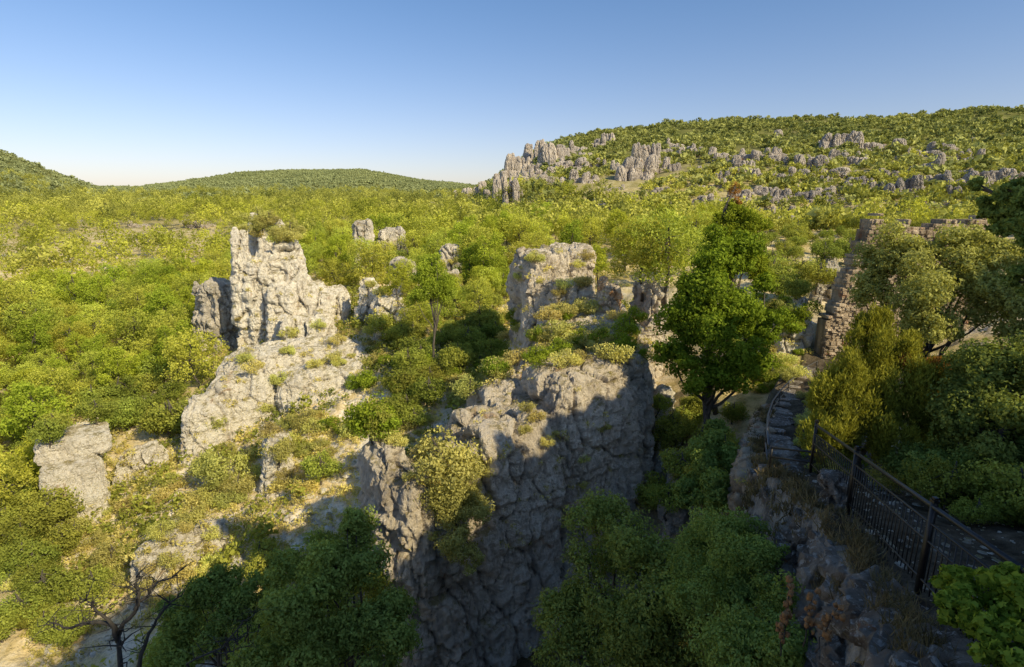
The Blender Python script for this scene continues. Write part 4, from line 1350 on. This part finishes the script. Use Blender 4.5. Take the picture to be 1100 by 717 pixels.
# right bank
near_tree("olive_tree", "wide sunlit grey-green tree in front of the castle wall", foot(1010, 15.5), px_clumps(
    [(975, 272, 15.5, 16), (1010, 269, 15.2, 17), (1048, 266, 15, 17), (1082, 262, 14.6, 18), (940, 280, 16.3, 18), (955, 268, 16, 24), (935, 300, 16.5, 20), (985, 262, 15.5, 20), (990, 290, 15, 32), (1030, 275, 15, 32), (1065, 280, 14.5, 32), (1010, 320, 14.5, 36), (1060, 320, 14, 36), (950, 305, 16, 22), (1090, 300, 14, 30), (930, 320, 16.5, 12), (1040, 262, 15, 18), (1000, 350, 14.5, 26), (1085, 345, 14, 26), (945, 285, 16, 14)],
    16, 8, 1.0), L_OLIVE, 80000, .095, .045, .14, seed=78)
near_tree("juniper_bush", "bushy juniper with rusty right side beside the black fence", foot(945, 13.5), px_clumps(
    [(892, 425, 13.5, 28), (930, 390, 13.8, 34), (880, 465, 13.2, 20), (940, 350, 14, 18), (905, 400, 13.6, 24), (960, 375, 13.8, 24), (945, 352, 14, 18), (925, 365, 14, 16), (960, 420, 13.2, 36), (915, 460, 13, 28), (990, 400, 13.5, 22), (985, 440, 13.2, 24), (1000, 410, 13.4, 20), (1002, 445, 13.2, 20), (975, 375, 13.7, 18), (950, 460, 13, 28), (885, 450, 13.5, 16), (930, 345, 14, 10)],
    17, 8, 1.0), L_JUNI, 92000, .12, .026, .1, seed=79, along=.85, cat="bush", upw=.62, tall=1.9)
jb = [o for o in COL.objects if o.get("label", "").startswith("bushy juniper")][0]
c = Buf()
cl = np.array(px_clumps([(1000, 395, 13.4, 14), (985, 420, 13.2, 14), (975, 385, 13.4, 10), (1002, 420, 13.3, 10)], 19, 5))
cl[:, :3] -= np.array(jb.location)
clump_leaves(c, cl, 3500, .10, .028, np.random.default_rng(6), 0, .7)  # rust brown sprays over the right of the bush
tag(link("rust_sprays", c.mesh("rust_sprays", [L_RUST]), parent=jb), "rusty brown sprays")
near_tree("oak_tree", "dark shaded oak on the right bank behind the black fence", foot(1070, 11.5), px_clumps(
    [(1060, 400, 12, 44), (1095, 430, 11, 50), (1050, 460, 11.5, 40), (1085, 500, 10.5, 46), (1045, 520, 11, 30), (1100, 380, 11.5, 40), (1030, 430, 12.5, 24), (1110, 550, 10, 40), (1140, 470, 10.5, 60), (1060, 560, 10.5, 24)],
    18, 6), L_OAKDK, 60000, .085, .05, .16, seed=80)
near_tree("oak_tree", "dark leafy branches reaching in at the upper right edge", (8.4, 4.6, gz(8.4, 4.6)), px_clumps(
    [(1062, 222, 6.4, 12), (1085, 205, 6.2, 15), (1100, 225, 6.1, 22), (1085, 242, 6.2, 13), (1112, 262, 6.0, 24), (1140, 225, 6.0, 30), (1150, 265, 6, 34), (1175, 300, 6, 34), (1185, 240, 6, 34), (1160, 190, 6.0, 26), (1048, 197, 6.4, 7), (1104, 300, 6.1, 14), (1150, 330, 6, 28)],
    20, 7, 1.0), L_OAKDK, 52000, .06, .034, .12, top=(7.6, 4.6, .9), seed=81)
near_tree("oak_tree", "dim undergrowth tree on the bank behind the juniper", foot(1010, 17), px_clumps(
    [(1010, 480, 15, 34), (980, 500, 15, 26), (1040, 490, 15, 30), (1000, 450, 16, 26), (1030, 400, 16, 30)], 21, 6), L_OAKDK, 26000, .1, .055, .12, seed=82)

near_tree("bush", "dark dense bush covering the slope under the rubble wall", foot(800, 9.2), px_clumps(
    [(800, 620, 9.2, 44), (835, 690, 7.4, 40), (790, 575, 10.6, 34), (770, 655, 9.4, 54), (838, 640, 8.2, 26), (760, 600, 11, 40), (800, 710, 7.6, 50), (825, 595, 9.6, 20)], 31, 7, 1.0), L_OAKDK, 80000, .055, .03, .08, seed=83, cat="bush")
near_tree("bush", "low dim bush between the path and the dark oak on the right", foot(1010, 12), px_clumps(
    [(1000, 500, 12, 26), (1030, 510, 11.5, 28), (975, 490, 12.5, 22), (1060, 545, 10.5, 30), (1020, 540, 11, 20)], 32, 7, 1.0), L_OAKDK, 36000, .07, .04, .06, seed=84, cat="bush")
# --- bare dead tree, bottom left
def dead_tree(label, base, px_lines, r0, seed):
    rg = np.random.default_rng(seed)
    t = thing("dead_tree", label, "tree", base)
    for k, ln in enumerate(px_lines):
        pts = np.array([np.array(at(*p)) for p in ln]) - np.array(base)
        if k == 0:
            pts = np.concatenate([[[0, 0, -.4]], pts])
        dense = []
        for i in range(len(pts) - 1):
            for u in np.linspace(0, 1, 4, endpoint=False):
                dense.append(pts[i] + (pts[i + 1] - pts[i]) * u + rg.normal(size=3) * .03)
        dense.append(pts[-1])
        dense = np.array(dense)
        r = r0 * (1 if k == 0 else .55)
        b = Buf()
        b.tube(dense, np.linspace(r, r * .25, len(dense)), 6)
        for _ in range(24):
            i = rg.integers(len(dense) // 3, len(dense))
            dr = unit(rg.normal(size=(1, 3)))[0]
            dr[2] = abs(dr[2]) * .5
            L = rg.uniform(.25, 1.2)
            tw = np.array([dense[i], dense[i] + dr * L * .5 + rg.normal(size=3) * .12 * L, dense[i] + dr * L + rg.normal(size=3) * .25 * L])
            b.tube(tw, [r * .28, r * .16, r * .06], 4)
        link("trunk" if k == 0 else "branch", b.mesh("branch", [M_DEAD], True), parent=t)
    return t


d0 = 17
dead_tree("bare dead tree with twisted dark branches at the bottom left", foot(130, d0), [
    [(132, 760, d0), (128, 700, d0), (124, 672, d0)],
    [(124, 672, d0), (100, 668, d0), (75, 675, d0), (52, 668, d0)],
    [(126, 680, d0), (150, 650, d0), (165, 630, d0 + .4), (190, 618, d0 + .6)],
    [(146, 655, d0), (150, 638, d0), (146, 620, d0)],
    [(128, 690, d0), (110, 660, d0 - .3), (92, 645, d0 - .4)],
    [(150, 717, d0), (155, 690, d0), (175, 655, d0), (195, 640, d0)]], .13, 91)
dead_tree("grey leafless branch lying over the bushes right of the dead tree", foot(235, 18), [
    [(200, 712, 18), (240, 695, 18), (265, 680, 18)], [(240, 695, 18), (262, 668, 18), (280, 655, 18)], [(225, 702, 18), (250, 700, 18), (272, 692, 18)]], .05, 92)


# ------------------------------------------------------------------ the castle ruins
def block(b, c, half, rotz, rg, mi=0):
    """one rough dressed stone: a worn, uneven box"""
    nu, nv = 8, 6
    u = np.linspace(-np.pi, np.pi, nu, endpoint=False) + np.pi / 8
    v = np.linspace(-np.pi / 2, np.pi / 2, nv)
    U, Vv = np.meshgrid(u, v, indexing='ij')
    sg = lambda w, e: np.sign(w) * np.abs(w) ** e
    P = np.stack([sg(np.cos(Vv), .4) * sg(np.cos(U), .4), sg(np.cos(Vv), .4) * sg(np.sin(U), .4), sg(np.sin(Vv), .4)], -1).reshape(-1, 3)
    P = P * (1 + .22 * vnoise(P * 1.5 + rg.uniform(0, 99), 3))[:, None] * np.asarray(half)
    M = np.array(Matrix.Rotation(rotz, 3, 'Z') @ Matrix.Rotation(rg.normal() * .06, 3, 'Y'))
    P = P @ M.T + np.asarray(c)
    b.add(P, [(i * nv + j, ((i + 1) % nu) * nv + j, ((i + 1) % nu) * nv + j + 1, i * nv + j + 1) for i in range(nu) for j in range(nv - 1)], mi)


def masonry(name, label, A, B, z0, top, thick, course, length, mat, seed, base_z=None, left_edge=None):
    """coursed rubble wall from A to B; top(s) gives its broken crest"""
    rg = np.random.default_rng(seed)
    A, B = np.array(A, float), np.array(B, float)
    Lw = np.linalg.norm(B - A)
    dr = (B - A) / Lw
    nr = np.array([-dr[1], dr[0]])
    ang = math.atan2(dr[1], dr[0])
    b = Buf()
    z = z0
    while True:
        h = course * rg.uniform(.5, 1.5)
        s = rg.uniform(0, length * .5)
        placed = False
        s = 0.0
        while s < Lw:
            l = length * rg.uniform(.5, 1.5)
            m = s + l / 2
            lo = left_edge(z) if left_edge else 0
            if z + h * .6 < top(m) + rg.normal() * course * .5 and m > lo and m < Lw:
                placed = True
                for side in (-1, 1):
                    off = thick / 2 * side * rg.uniform(.80, 1.10)
                    c = A + dr * m + nr * (off - side * thick * .22)
                    block(b, (c[0], c[1], z + h / 2), (l / 2 * 1.04, thick * .27, h / 2 * 1.08), ang + rg.normal() * .05, rg)
                c = A + dr * m
                b.box((c[0], c[1], z + h / 2), (l / 2 + .02, thick * .44, h / 2 + .02), ang, 0, rng=rg)
            s += l
        z += h
        if z > z0 + 40 or (not placed and z > z0 + 2):
            break
    org = (A[0], A[1], z0)
    Vv = [v - np.array(org) for v in b.V]
    b.V = Vv
    o = link(name, b.mesh(name, [mat]), org)
    return tag(o, label, "wall")


WA, WB = at(878, 385, 42), at(1042, 300, 40)
zb = WA.z - 1.5
wt = [(0, -8.6), (.4, -7.4), (.9, -5.9), (1.3, -4.2), (1.6, -3.2), (1.95, -2.3), (2.15, -1.0), (2.6, -.8), (3.1, -.9), (3.25, -1.45), (4.4, -1.25), (5.2, -1.5), (5.9, -1.7), (6.6, -1.15), (7.6, -.95), (7.9, -1.4), (8.6, -1.1), (9.6, -1.05), (10.4, -1.3), (10.8, -2.2), (11.2, -3.0), (12, -6)]
def wall_top(s):
    return float(np.interp(s, [a for a, _ in wt], [b for _, b in wt])) + 0.12 * math.sin(s * 7.3)
masonry("castle_wall", "tall ruined castle wall of rough reddish stone above the trees", (WA.x, WA.y), (WB.x, WB.y), zb, wall_top, 1.5, .22, .40, M_MASON, 5)

# unseen castle wall added at right, its crest shaped to throw the gully shadow
ck = [(y + 33, z) for y, z in [(-33, 22), (-14, 21), (-11, 20), (-8, 16.5), (-5.5, 12.5), (-3.5, 9.2), (-1.3, 8.0), (2, 7.5), (3, 8.2), (6, 8.5), (9.6, 8.1), (13.2, 6.6), (19, 4.3), (20.5, 2), (21, -4)]]
def shadow_wall_top(s):
    return float(np.interp(s, [a for a, _ in ck], [b for _, b in ck])) + 0.2 * math.sin(s * 3.1)
masonry("shadow_castle_wall", "unseen castle wall added right of the viewpoint to shade the gully", (24, -33), (24, 21), -6, shadow_wall_top, 1.8, .62, 1.3, M_MASON, 6)


# ------------------------------------------------------------------ foreground crest: stones, fence, handrail, plants
def stone(b, c, s, rg, mi=0):
    nu, nv = 10, 7
    u = np.linspace(-np.pi, np.pi, nu, endpoint=False)
    v = np.linspace(-np.pi / 2, np.pi / 2, nv)
    U, Vv = np.meshgrid(u, v, indexing='ij')
    sg = lambda w, e: np.sign(w) * np.abs(w) ** e
    P = np.stack([sg(np.cos(Vv), .45) * sg(np.cos(U), .45), sg(np.cos(Vv), .45) * sg(np.sin(U), .45), sg(np.sin(Vv), .45)], -1).reshape(-1, 3)
    P = P * (1 + .38 * vnoise(P * 1.7 + rg.uniform(0, 99), 3) + .12 * vnoise(P * 4.1 + rg.uniform(0, 99), 4))[:, None] * np.asarray(s)
    a, t = rg.uniform(0, 6.28), rg.normal() * .3
    M = np.array(Matrix.Rotation(a, 3, 'Z') @ Matrix.Rotation(t, 3, 'X'))
    P = P @ M.T + np.asarray(c)
    b.add(P, [(i * nv + j, ((i + 1) % nu) * nv + j, ((i + 1) % nu) * nv + j + 1, i * nv + j + 1) for i in range(nu) for j in range(nv - 1)], mi)


def crest_pt(t):
    """point on the crest edge line at plan parameter y"""
    return np.array([np.interp(t, SPUR[:, 1], SPUR[:, 0]), t, np.interp(t, SPUR[:, 1], SPUR[:, 2])])


rg = np.random.default_rng(55)
b = Buf()
for i in range(520):
    t = 1.2 + (rg.random() ** 1.2) * (8.0 if i % 6 else 18)
    p = crest_pt(t)
    q = crest_pt(t + .1) - p
    nrm = np.array([-q[1], q[0]]) / np.hypot(q[0], q[1])
    dn = rg.random() ** 1.3
    off = -.55 + dn * 1.15 if t < 14 else -.3 + dn * .9
    drop = max(0, off) * 2.6
    x, y = p[0] + nrm[0] * off, p[1] + nrm[1] * off
    z = min(p[2] - drop, gz(x, y) + .1)
    s = rg.uniform(.06, .17) * (1 + t * .02)
    stone(b, (x, y, z - s * .2), (s * rg.uniform(.9, 1.7), s * rg.uniform(.8, 1.3), s * rg.uniform(.55, .95)), rg)
for i in range(90):
    t = rg.uniform(1.4, 4.2)
    p = crest_pt(t)
    x, y = p[0] + rg.uniform(-.3, .55), p[1] - rg.uniform(0, .2)
    s = rg.uniform(.07, .16)
    stone(b, (x, y, gz(x, y) + s * .25), (s * rg.uniform(.9, 1.6), s * rg.uniform(.8, 1.3), s * rg.uniform(.6, 1.0)), rg)
o = link("rubble_wall", b.mesh("rubble_wall", [M_LICHEN]))
tag(o, "rough rubble wall with white and orange lichen below the black fence", "wall")
bpy.context.view_layer.update()

# a squared stone pier by the fence
pb = at(897, 562, 9.6)
rock("stone_pier", None, 0.035, M_LICHEN, "pale squared stone pier with an orange top beside the fence", "pier", 0.12, 95, raw=[
    (superblob(880, 912, 512, 600, 9.8, .26, .95, .25)), (superblob(878, 914, 509, 524, 9.8, .29, 1.0, .25))])

# black iron fence, its top rail running down towards the far post
def fence():
    a = np.array(at(877, 457, 12.0)); b_ = np.array(at(1003, 545, 6.2))
    up = np.array([0, 0, 1.0])
    dr = b_ - a
    Lr = np.linalg.norm(dr)
    dr = dr / Lr
    t = thing("iron_fence", "black iron fence with slim balusters sloping beside the path", "fence", a - up * 1.02)
    o = np.array(t.location)
    end = a + dr * (Lr + 4.2)

    def part(name, fn, mat=M_IRON):
        bb = Buf()
        fn(bb)
        return link(name, bb.mesh(name, [mat], True), parent=t)
    hr = [0.0, -.20, -.42, -.90]
    part("top_rail", lambda bb: bb.tube(np.array([a, end]) - o, .027, 10))
    for h in hr[1:]:
        part("rail", lambda bb: bb.tube(np.array([a, end]) + up * h - o, .014, 8))
    for s in (0, 3.05, Lr, Lr + 3.1):
        p = a + dr * s

        def fpost(bb):
            bb.box(p - up * .52 - o, (.026, .026, .58))
        po = part("post", fpost)
        bb = Buf()
        bb.box(p + up * .075 - o, (.034, .034, .015))
        bb.box(p + up * .105 - o, (.024, .024, .014))
        link("post_cap", bb.mesh("post_cap", [M_IRON]), parent=po)
    n = int((Lr + 4.2) / .125)
    for i in range(1, n):
        s = i * .125
        if min(abs(s - k) for k in (0, 3.05, Lr, Lr + 3.1)) < .06:
            continue
        p = a + dr * s
        part("baluster", lambda bb: bb.tube(np.array([p + up * (-.20), p + up * (-1.0)]) - o, .0075, 6))
    return t


fence()
# low two-bar barrier across the path head
a, b_ = np.array(at(829, 481, 13.4)), np.array(at(876, 486, 12.1))
t = thing("low_barrier", "low two bar iron barrier joining the end of the black fence", "barrier", a - np.array([0, 0, .52]))
o = np.array(t.location)
for dz in (0, -.24):
    bb = Buf(); bb.tube(np.array([a, b_]) + np.array([0, 0, dz]) - o, .025, 8); link("rail", bb.mesh("rail", [M_IRON], True), parent=t)
for p in (a, a + (b_ - a) * .05 + np.array([0, 0, 0])):
    pass
bb = Buf(); bb.tube(np.array([a + [0, 0, .03], a - [0, 0, .6]]) - o, .03, 8); link("post", bb.mesh("post", [M_IRON], True), parent=t)
# the curving handrail down the steps
hp = [(826, 478, 14.5), (824, 462, 17), (825, 446, 20.5), (830, 431, 24.5), (838, 420, 28), (848, 410, 31.5), (858, 402, 34.5), (867, 394, 37), (878, 388, 39)]
pts = np.array([np.array(at(*p)) for p in hp])
t = thing("handrail", "thin curving metal handrail along the steps towards the ruined wall", "handrail", pts[0] - np.array([0, 0, .9]))
o = np.array(t.location)
bb = Buf(); bb.tube(pts - o, .034, 8); link("rail", bb.mesh("rail", [M_IRON2], True), parent=t)
bb = Buf(); bb.tube(pts - o - np.array([0, 0, .42]), .02, 8); link("rail", bb.mesh("rail", [M_IRON2], True), parent=t)
for i in range(1, len(pts)):
    bb = Buf(); bb.tube(np.array([pts[i], pts[i] - [0, 0, 1.1]]) - o, .03, 6); link("post", bb.mesh("post", [M_IRON], True), parent=t)
# parapet under the handrail
b = Buf()
rg = np.random.default_rng(66)
for i in range(len(pts) - 1):
    n = 16
    for k in range(n):
        p = pts[i] + (pts[i + 1] - pts[i]) * (k / n)
        for lay in range(4):
            stone(b, (p[0] - .35 + rg.normal() * .12, p[1] + rg.normal() * .1, p[2] - .98 - lay * .30), (rg.uniform(.22, .4), rg.uniform(.2, .34), rg.uniform(.14, .2)), rg)
tag(link("parapet_wall", b.mesh("parapet_wall", [M_MASON], True)), "low stone parapet carrying the curving handrail", "wall")
# steps of the path
st_pts = np.array([(6.75, 12.7), (8.3, 16), (10.5, 20.6), (14.1, 27), (17.5, 32.5), (20.3, 36.5)])
tt = thing("stone_steps", "worn stone steps descending beside the handrail", "steps", (6.6, 12.5, gz(6.6, 12.5)))
o = np.array(tt.location)
for i in range(40):
    u = i / 39 * (len(st_pts) - 1)
    k = min(int(u), len(st_pts) - 2)
    p = st_pts[k] + (st_pts[k + 1] - st_pts[k]) * (u - k)
    d = st_pts[k + 1] - st_pts[k]
    bb = Buf()
    block(bb, np.array([p[0] - .1 + rg.normal() * .1, p[1], gz(p[0], p[1]) - .02]) - o, (.52 * rg.uniform(.8, 1.15), .24 * rg.uniform(.8, 1.2), .10), math.atan2(d[1], d[0]) - math.pi / 2 + rg.normal() * .12, rg)
    link("step", bb.mesh("step", [M_LICHEN]), parent=tt)

# ivy on the wall end, bottom right
def ivy():
    rg = np.random.default_rng(77)
    p0 = at(1060, 655, 4.3)
    t = thing("ivy", "bright green ivy heaped over the wall end at the lower right", "ivy", (p0.x, p0.y, p0.z - .25))
    o = np.array(t.location)
    b = Buf()
    st = Buf()
    cl = np.array(px_clumps([(1030, 625, 4.7, 20), (1060, 640, 4.4, 34), (1095, 650, 4.2, 36), (1040, 660, 4.3, 24), (1080, 620, 4.6, 20), (1125, 660, 4.0, 40), (1060, 682, 4.1, 30), (1098, 694, 3.9, 34), (1020, 652, 4.4, 18)], 23, 6))
    for c in cl:
        st.tube(wavy((p0.x + .1, p0.y + .1, p0.z - .3), c[:3], 6, .02, rg) - o, np.linspace(.008, .004, 6), 5)
    n = 3900
    k = rg.integers(0, len(cl), n)
    dirs = unit(rg.normal(size=(n, 3)) + np.array([-.2, -.3, .5]))
    C = cl[k, :3] + dirs * cl[k, 3:6] * rg.uniform(.5, 1.05, (n, 1)) - o
    # five pointed ivy leaves
    shp = np.array([(0, -.5), (.42, -.38), (.30, -.02), (.46, .22), (.16, .22), (0, .62), (-.16, .22), (-.46, .22), (-.30, -.02), (-.42, -.38)])
    nrm = unit(dirs + rg.normal(size=(n, 3)) * .45)
    ax = unit(np.cross(nrm, unit(rg.normal(size=(n, 3)))))
    sd = np.cross(nrm, ax)
    sz = rg.uniform(.035, .075, n)[:, None, None]
    V = C[:, None] + (ax[:, None] * shp[None, :, 1:2] + sd[:, None] * shp[None, :, 0:1] + nrm[:, None] * (-.3 * shp[None, :, 0:1] ** 2)) * sz
    b.add(V.reshape(-1, 3), np.arange(n * 10).reshape(-1, 10), 0, np.clip(rg.random(n) * .8 + .2 * dirs[:, 2], 0, 1))
    link("stem", st.mesh("stem", [M_BARK], True), parent=t)
    link("foliage", b.mesh("foliage", [L_IVY]), parent=t)


ivy()

# dried seed stalks
def seed_stalk(px, py, d, h, seed, label):
    rg = np.random.default_rng(seed)
    tp = np.array(at(px, py, d))
    t = thing("dry_flower", label, "plant", tp - np.array([0, 0, h]))
    st, hd = Buf(), Buf()
    pts = wavy((0, 0, -.1), (rg.normal() * .04, rg.normal() * .04, h), 8, .008, rg)
    st.tube(pts, np.linspace(.007, .003, 8), 5)
    for i in range(15):
        u = .35 + .65 * i / 14
        c = pts[0] + (pts[-1] - pts[0]) * u + rg.normal(size=3) * np.array([.022, .022, .01])
        stone(hd, c, np.array([.020, .020, .024]) * rg.uniform(.7, 1.25), rg)
    link("stem", st.mesh("stem", [M_DEAD], True), parent=t)
    hm = hd.mesh("seed_head", [plain_seed], True)
    link("seed_head", hm, parent=t)


plain_seed = plain_mat("dry_seed", (0.16, 0.075, 0.025), (0.34, 0.18, 0.07), 40, bmp=.2)
seed_stalk(850, 622, 5.2, .62, 1, "tallest rust brown seed stalk beside the rubble wall")
seed_stalk(871, 634, 5.0, .50, 2, "middle rust brown seed stalk beside the rubble wall")
seed_stalk(884, 643, 4.9, .46, 3, "right hand rust brown seed stalk nearest the rubble wall")
seed_stalk(845, 655, 5.3, .42, 4, "short leftmost rust brown seed stalk beside the rubble wall")

# grass of the crest: dry and green blades
for k in range(46):
    r_ = random.random()
    y = 2.5 + r_ * 13
    lat = random.uniform(2.6, 7.0)
    p = crest_pt(y)
    q = crest_pt(y + .1) - p
    nrm = np.array([q[1], -q[0]]) / np.hypot(q[0], q[1])
    x, y2 = p[0] + nrm[0] * lat, p[1] + nrm[1] * lat
    put(random.choice(OLIVES + OAKS), "bush", (x, y2, gz(x, y2) - .05), random.uniform(.16, .34), "low dim bush beside the path behind the black fence", "bush", "low bushes beside the path")
for k in range(24):
    y = 14 + k * .85
    lat = random.uniform(1.5, 2.6)
    p = crest_pt(y)
    q = crest_pt(y + .1) - p
    nrm = np.array([q[1], -q[0]]) / np.hypot(q[0], q[1])
    x, y2 = p[0] + nrm[0] * lat, p[1] + nrm[1] * lat
    put(random.choice(GREENS + SCRUBS), "shrub", (x, y2, gz(x, y2) - .05), random.uniform(.3, .6), "green shrub overhanging the right side of the stone steps", "shrub", "shrubs along the stone steps")
for k in range(40):
    y = 9.5 + random.random() * 10
    off = random.uniform(.5, 3.2)
    p = crest_pt(y)
    q = crest_pt(y + .1) - p
    nrm = np.array([-q[1], q[0]]) / np.hypot(q[0], q[1])
    x, y2 = p[0] + nrm[0] * off, p[1] + nrm[1] * off
    put(random.choice(SCRUBS), "shrub", (x, y2, gz(x, y2) - .05), random.uniform(.3, .6), "dry brown shrub on the bank below the low barrier", "shrub", "dry shrubs on the bank below the barrier")


def grass():
    rg = np.random.default_rng(88)
    b = Buf()
    C, T, Ls = [], [], []
    for i in range(2300):
        t = 1.0 + rg.random() ** 1.3 * 24
        p = crest_pt(t)
        q = crest_pt(t + .1) - p
        nrm = np.array([-q[1], q[0]]) / np.hypot(q[0], q[1])
        off = rg.uniform(-.45, 1.9)
        x, y = p[0] + nrm[0] * off, p[1] + nrm[1] * off
        z = gz(x, y)
        tone = rg.random()
        m = rg.integers(14, 34)
        C.append(np.stack([x + rg.normal(size=m) * .06, y + rg.normal(size=m) * .06, np.full(m, z + .02)], 1))
        T.append(np.clip(tone + rg.normal(size=m) * .15, 0, 1))
        Ls.append(rg.uniform(.08, .27) * rg.uniform(.6, 1.2, m))
    C, T, Ls = np.concatenate(C), np.concatenate(T), np.concatenate(Ls)
    n = len(C)
    dirn = unit(np.stack([rg.normal(size=n) * .5, rg.normal(size=n) * .5, np.ones(n)], 1))
    sd = unit(np.cross(dirn, rg.normal(size=(n, 3)))) * .006 * np.clip(np.hypot(C[:, 0], C[:, 1]) / 7, .7, 3)[:, None]
    mid = C + dirn * Ls[:, None] * .55
    bend = dirn + rg.normal(size=(n, 3)) * .45
    tip = mid + unit(bend) * Ls[:, None] * .5
    V = np.stack([C - sd, C + sd, mid + sd * .8, mid - sd * .8, tip], 1).reshape(-1, 3)
    i = np.arange(n)[:, None] * 5
    b.add(V, i + np.array([[0, 1, 2, 3]]), 0, T)
    b.F.append((i + np.array([[3, 2, 4]]), 0, T))
    tag(link("dry_grass", b.mesh("dry_grass", [L_STRAW])), "dry straw coloured grass along the rocky crest", None, None, "stuff")


grass()
# low shrubs on the crest
for k, (t, off, s, kind) in enumerate([(10.5, .4, .42, 0), (12.0, .7, .5, 1), (13.5, .2, .5, 0), (9.0, 1.0, .34, 2), (15.5, .9, .55, 1), (7.4, .9, .26, 0), (17.5, 1.0, .6, 2), (6.0, 1.1, .22, 1), (14.2, 1.4, .5, 0), (11.2, 1.3, .5, 2)]):
    p = crest_pt(t)
    q = crest_pt(t + .1) - p
    nrm = np.array([-q[1], q[0]]) / np.hypot(q[0], q[1])
    x, y = p[0] + nrm[0] * off, p[1] + nrm[1] * off
    put(SCRUBS[kind], "shrub", (x, y, gz(x, y) - .03), s, "brown dry shrub on the rocky crest left of the fence", "shrub", "dry shrubs on the rocky crest")
